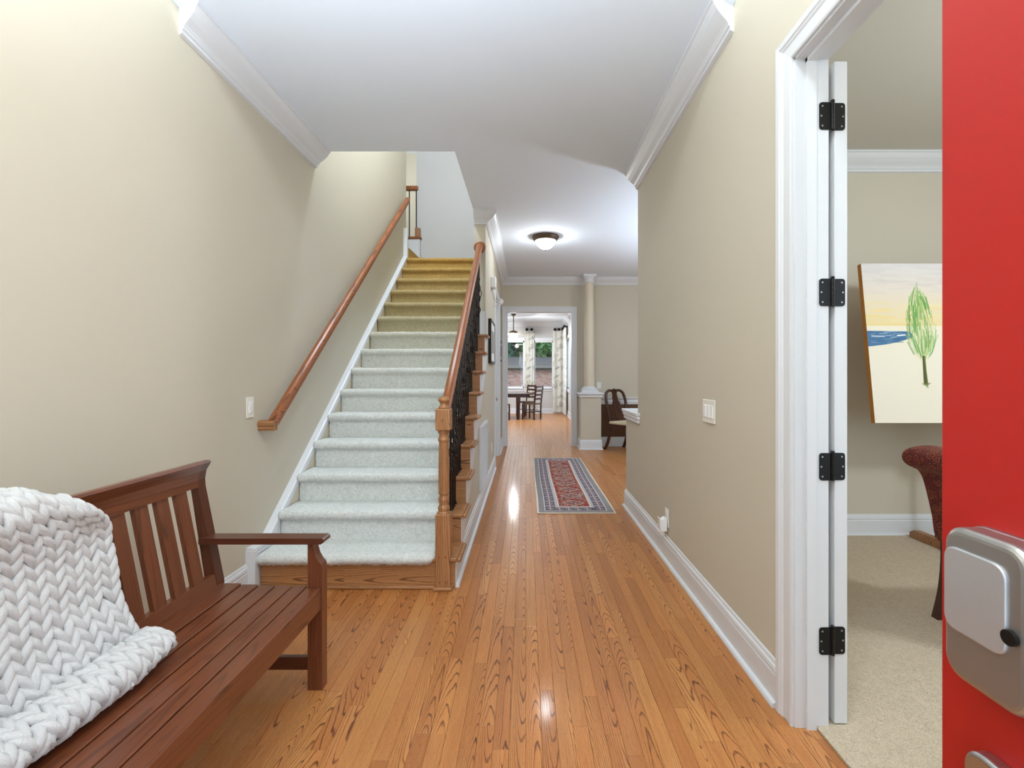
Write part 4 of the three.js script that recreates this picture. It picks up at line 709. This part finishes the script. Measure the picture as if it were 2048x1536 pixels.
const texLeaf = canvasTex(256, 1024, (c, w, h) => {
  c.fillStyle = '#f4f2ea'; c.fillRect(0, 0, w, h);
  for (let i = 0; i < 40; i++) { const x = rnd() * w, y = rnd() * h, a = rr(-1, 1) - 1.2, n = 9; c.strokeStyle = ['#b9b9aa', '#c6c2ae', '#a3a399', '#d3cfb2'][i % 4]; c.lineWidth = 3; c.save(); c.translate(x, y); c.rotate(a); c.beginPath(); c.moveTo(0, 0); c.quadraticCurveTo(40, -10, 90, 4); c.stroke(); for (let k = 1; k < n; k++) for (const s of [-1, 1]) { c.beginPath(); c.moveTo(k * 10, 0); c.quadraticCurveTo(k * 10 + 8, s * 12, k * 10 + 22, s * 24 * (1 - k / n * 0.7)); c.stroke(); } c.restore(); }
});
function curtain(label, P0, P1, folds, amp, nrm, group) {
  const g = thing('curtain', label, 'curtain', group), nu = 48, y0 = 0.05, y1 = 2.78, pos = [], uv = [], idx = [], D = P1.clone().sub(P0), len = D.length();
  const P = (u, side) => { const q = P0.clone().addScaledVector(D, u), o = amp * Math.sin(u * folds * Math.PI * 2) + side * 0.0015; return q.addScaledVector(nrm, o); };
  for (const side of [1, -1]) { const b = pos.length / 3; for (let j = 0; j <= 6; j++) for (let i = 0; i <= nu; i++) { const u = i / nu, v = j / 6, q = P(u, side); pos.push(q.x, y0 + (y1 - y0) * v, q.z); uv.push(u * len * 2.2, v * 1.4); } for (let j = 0; j < 6; j++) for (let i = 0; i < nu; i++) { const a = b + j * (nu + 1) + i, e = a + nu + 1; idx.push(a, a + 1, e + 1, a, e + 1, e); } }
  const G = new THREE.BufferGeometry(); G.setAttribute('position', new THREE.Float32BufferAttribute(pos, 3)); G.setAttribute('uv', new THREE.Float32BufferAttribute(uv, 2)); G.setIndex(idx); G.computeVertexNormals();
  add('cloth', G, phys({ map: texLeaf, roughness: 0.95, transmission: 0.3, thickness: 0 }), g);
  const n = Math.max(2, Math.round(len / 0.13)); for (let k = 0; k < n; k++) { const q = P0.clone().addScaledVector(D, (k + 0.5) / n).addScaledVector(nrm, 0.03); add('knob_holdback', [flat(new THREE.SphereGeometry(0.05, 14, 10).translate(q.x, y1 + 0.03, q.z)), flat(new THREE.CylinderGeometry(0.014, 0.014, 0.09, 10).rotateX(Math.abs(nrm.z) > 0.5 ? Math.PI / 2 : 0).rotateZ(Math.abs(nrm.x) > 0.5 ? Math.PI / 2 : 0).translate(q.x - nrm.x * 0.05, y1 + 0.03, q.z - nrm.z * 0.05))], M.black, g); }
}
const TOV = new THREE.Vector3(0, 0, 1);
curtain('leaf print curtain gathered narrow between the two breakfast windows', V(-0.05, 0, BK - 0.08), V(0.27, 0, BK - 0.08), 3, 0.03, TOV);
curtain('wide leaf print curtain panel in the corner of the breakfast room', V(0.9, 0, BK - 0.08), V(1.3, 0, BK - 0.1), 2, 0.02, TOV);
curtain('leaf print curtain on the side window near the doorway edge', V(BR - 0.08, 0, 14.75), V(BR - 0.08, 0, 15.55), 5, 0.035, new THREE.Vector3(-1, 0, 0));
{ // table
  const g = thing('breakfast_table', 'dark wood breakfast table with chunky legs in the far room', 'table', null, V(-0.45, 0, 14.1));
  const W = (x) => wuv(x, 'x', 1, 0.5);
  add('table_top', W(merge([flat(new RoundedBoxGeometry(1.3, 0.035, 1.0, 2, 0.01).translate(0, 0.735, 0))])), M.mahog, g);
  add('apron', W(merge([box(-0.55, 0.55, 0.64, 0.72, -0.42, -0.39), box(-0.55, 0.55, 0.64, 0.72, 0.39, 0.42), box(-0.56, -0.53, 0.64, 0.72, -0.42, 0.42), box(0.53, 0.56, 0.64, 0.72, -0.42, 0.42)])), M.mahog, g);
  for (const x of [-0.52, 0.22]) for (const d of [-0.4, 0.4]) add('leg', W(merge([box(x - 0.06, x + 0.06, 0.5, 0.72, d - 0.06, d + 0.06, 0.006), flat(new THREE.CylinderGeometry(0.06, 0.042, 0.5, 12).translate(x, 0.25, -d))])), M.mahog, g);
}
{
  const mk = (label) => {
    const g = thing('breakfast_chair', label, 'chair', 'ladder back chairs round the breakfast table'), W = (x) => wuv(x, 'y', 1, 0.5);
    add('seat', W(merge([box(-0.21, 0.21, 0.43, 0.47, -0.21, 0.21, 0.012)])), std({ color: srgb(120, 96, 76), roughness: 0.8 }), g);
    for (const z of [-0.19, 0.19]) { add('rear_leg', W(merge([bar(new THREE.Vector3(0.19, 0, z), new THREE.Vector3(0.2, 0.46, z), 0.036, 0.036, EX), bar(new THREE.Vector3(0.2, 0.44, z), new THREE.Vector3(0.27, 0.98, z), 0.034, 0.034, EX)])), M.mahog, g); add('front_leg', W(merge([box(-0.21, -0.172, 0, 0.44, z - 0.019, z + 0.019, 0.004)])), M.mahog, g); }
    for (let k = 0; k < 4; k++) { const y = 0.6 + k * 0.115; add('back_slat', W(merge([bar(new THREE.Vector3(0.215 + (y - 0.44) * 0.115, y, -0.18), new THREE.Vector3(0.215 + (y - 0.44) * 0.115, y, 0.18), 0.016, 0.06, EY)])), M.mahog, g); }
    add('stretcher', W(merge([box(-0.19, 0.19, 0.2, 0.225, -0.2, -0.18, 0.003), box(-0.19, 0.19, 0.2, 0.225, 0.18, 0.2, 0.003)])), M.mahog, g);
    return g;
  };
  const c = mk('ladder back breakfast chair at the table end nearest the curtain, its back slats showing'); c.position.copy(V(0.17, 0, 13.85)); c.rotation.y = -0.55;
  copy(c, 'ladder back breakfast chair behind the nearer chair at the table end', V(-0.02, 0, 14.78), 0.7);
  copy(c, 'ladder back breakfast chair cut off by the doorway on the near side of the table', V(-0.72, 0, 13.4), -1.9);
}
{ // ceiling fan
  const fx = -0.36, fd = 13.6, g = thing('ceiling_fan', 'ceiling fan with dark rod, pale blades and lit bowl in the breakfast room', 'fan');
  add('canopy', [lathe([[0, CE], [0.075, CE], [0.07, CE - 0.03], [0.03, CE - 0.06], [0.014, CE - 0.065]], fx, 0, fd, 24)], M.bronze, g);
  add('rod', [cyl(0.014, 0.014, 0.46, fx, CE - 0.5, fd, 12)], M.bronze, g);
  add('motor', [lathe([[0.014, 2.57], [0.06, 2.565], [0.1, 2.545], [0.13, 2.52], [0.13, 2.49], [0.1, 2.465], [0, 2.46]], fx, 0, fd, 28)], M.bronze, g);
  for (let k = 0; k < 5; k++) { const a = k / 5 * 6.283 + 0.05, b = new THREE.Group(); const geo = new RoundedBoxGeometry(0.46, 0.012, 0.13, 2, 0.004).rotateX(0.2).translate(0.38, 2.47, 0).rotateY(a).translate(fx, 0, -fd); add('blade', flat(geo), M.cream, g); add('blade_iron', flat(new THREE.BoxGeometry(0.12, 0.008, 0.03).translate(0.15, 2.475, 0).rotateY(a).translate(fx, 0, -fd)), M.bronze, g); }
  add('light_bowl', [lathe([[0, 2.33], [0.05, 2.335], [0.1, 2.37], [0.125, 2.42], [0.12, 2.455]], fx, 0, fd, 28)], glow(1.0), g);
  lampLight(fx, 2.41, fd, LAMP.breakfast, 0.05, 0xfff4e6);
}

// ------------------------------------------------------------------ outside the breakfast windows
struct('lawn_ground', box(-14, 16, -0.5, -0.3, 16.1, 60), std({ color: srgb(104, 112, 80), roughness: 1 }));
{
  const brickTex = canvasTex(512, 512, (c, w, h) => { c.fillStyle = '#b9aea6'; c.fillRect(0, 0, w, h); for (let r = 0; r < 16; r++) for (let k = -1; k < 6; k++) { c.fillStyle = ['#a5786a', '#b08274', '#986a60', '#b8907f'][(rnd() * 4) | 0]; c.fillRect(k * 96 + (r % 2) * 48 + 3, r * 32 + 3, 90, 26); } });
  const shTex = canvasTex(512, 512, (c, w, h) => { c.fillStyle = '#3a3634'; c.fillRect(0, 0, w, h); for (let r = 0; r < 16; r++) for (let k = 0; k < 14; k++) { c.fillStyle = ['#56514e', '#4c4845', '#5e5954', '#514b47'][(rnd() * 4) | 0]; c.fillRect(k * 38 + rr(-4, 4), r * 32 + 4, 36, 28); } });
  const g = thing('neighbour_house', 'neighbouring brick house with grey shingle roof outside the breakfast windows', 'house');
  add('brick_wall', wuv(box(-7, 8, -0.4, 1.72, 24, 24.3), 'x', 1.2, 1.2), std({ map: brickTex, roughness: 0.9 }), g);
  add('roof', wuv(prismX([[23.7, 1.68], [27.8, 2.36], [27.8, 2.23], [23.7, 1.55]], -7.4, 8.4), 'x', 1.6, 1.6), std({ map: shTex, roughness: 0.95 }), g);
  add('gutter', [box(-7.4, 8.4, 1.62, 1.74, 23.6, 23.7, 0.02)], std({ color: srgb(120, 110, 102), roughness: 0.6 }), g);
  const leaf = new THREE.BufferGeometry(); leaf.setAttribute('position', new THREE.Float32BufferAttribute([0, 0, 0, 0.09, 0.02, 0.05, 0.2, 0, 0, 0, 0, 0, 0.2, 0, 0, 0.09, 0.02, -0.05], 3)); leaf.computeVertexNormals(); leaf.setAttribute('uv', new THREE.Float32BufferAttribute(new Float32Array(12), 2));
  const tree = (x, d, hgt, r, col, label) => {
    const t = thing('tree', label, 'tree', null, V(x, -0.3, d)), n = 8000, im = new THREE.InstancedMesh(leaf, phys({ color: col, roughness: 0.8, transmission: 0.3, thickness: 0 }), n), m = new THREE.Matrix4(), q = new THREE.Quaternion(), e = new THREE.Euler();
    add('trunk', [cyl(0.16, 0.08, hgt * 0.7, 0, 0, 0, 10)], std({ color: srgb(84, 70, 58), roughness: 1 }), t);
    const blobs = [...Array(24)].map((_, i) => [-r + 2 * r * ((i % 6) + 0.5) / 6 + rr(-0.15, 0.15), hgt * (0.32 + 0.64 * ((i / 6) | 0) / 3) + rr(-0.2, 0.2), rr(-r, r), rr(0.7, 1.1)]);
    for (let i = 0; i < n; i++) { const b = blobs[i % 24], a = rnd() * 6.283, z = rr(-1, 1), s = Math.sqrt(1 - z * z), k = b[3] * Math.cbrt(rr(0.3, 1)); e.set(rr(-0.9, 0.9), rnd() * 6.283, rr(-0.9, 0.9)); q.setFromEuler(e); m.compose(new THREE.Vector3(b[0] + k * s * Math.cos(a), b[1] + k * z * 0.7, b[2] + k * s * Math.sin(a)), q, new THREE.Vector3(1, 1, 1).multiplyScalar(rr(1.4, 3))); im.setMatrixAt(i, m); }
    im.name = numbered('foliage'); im.userData.kind = 'stuff'; im.castShadow = im.receiveShadow = true; t.add(im);
  };
  tree(-1.3, 30, 5.6, 1.5, srgb(96, 160, 132), 'blue green tree behind the house roof, seen in the window beside the fan');
  tree(1.6, 30, 6.0, 1.5, srgb(110, 156, 92), 'bright green tree behind the house roof, seen between the curtains');
  tree(0.3, 33, 6.4, 1.8, srgb(70, 116, 84), 'darker tree further back, mostly hidden by the gathered curtain');
  tree(-3.4, 31, 6.4, 1.8, srgb(80, 130, 96), 'green tree behind the roof, mostly hidden by the doorway casing');
  tree(4.2, 31, 6.4, 1.8, srgb(84, 128, 80), 'green tree beyond the brick house, behind the wide corner curtain');
}
renderer.render(scene, camera);
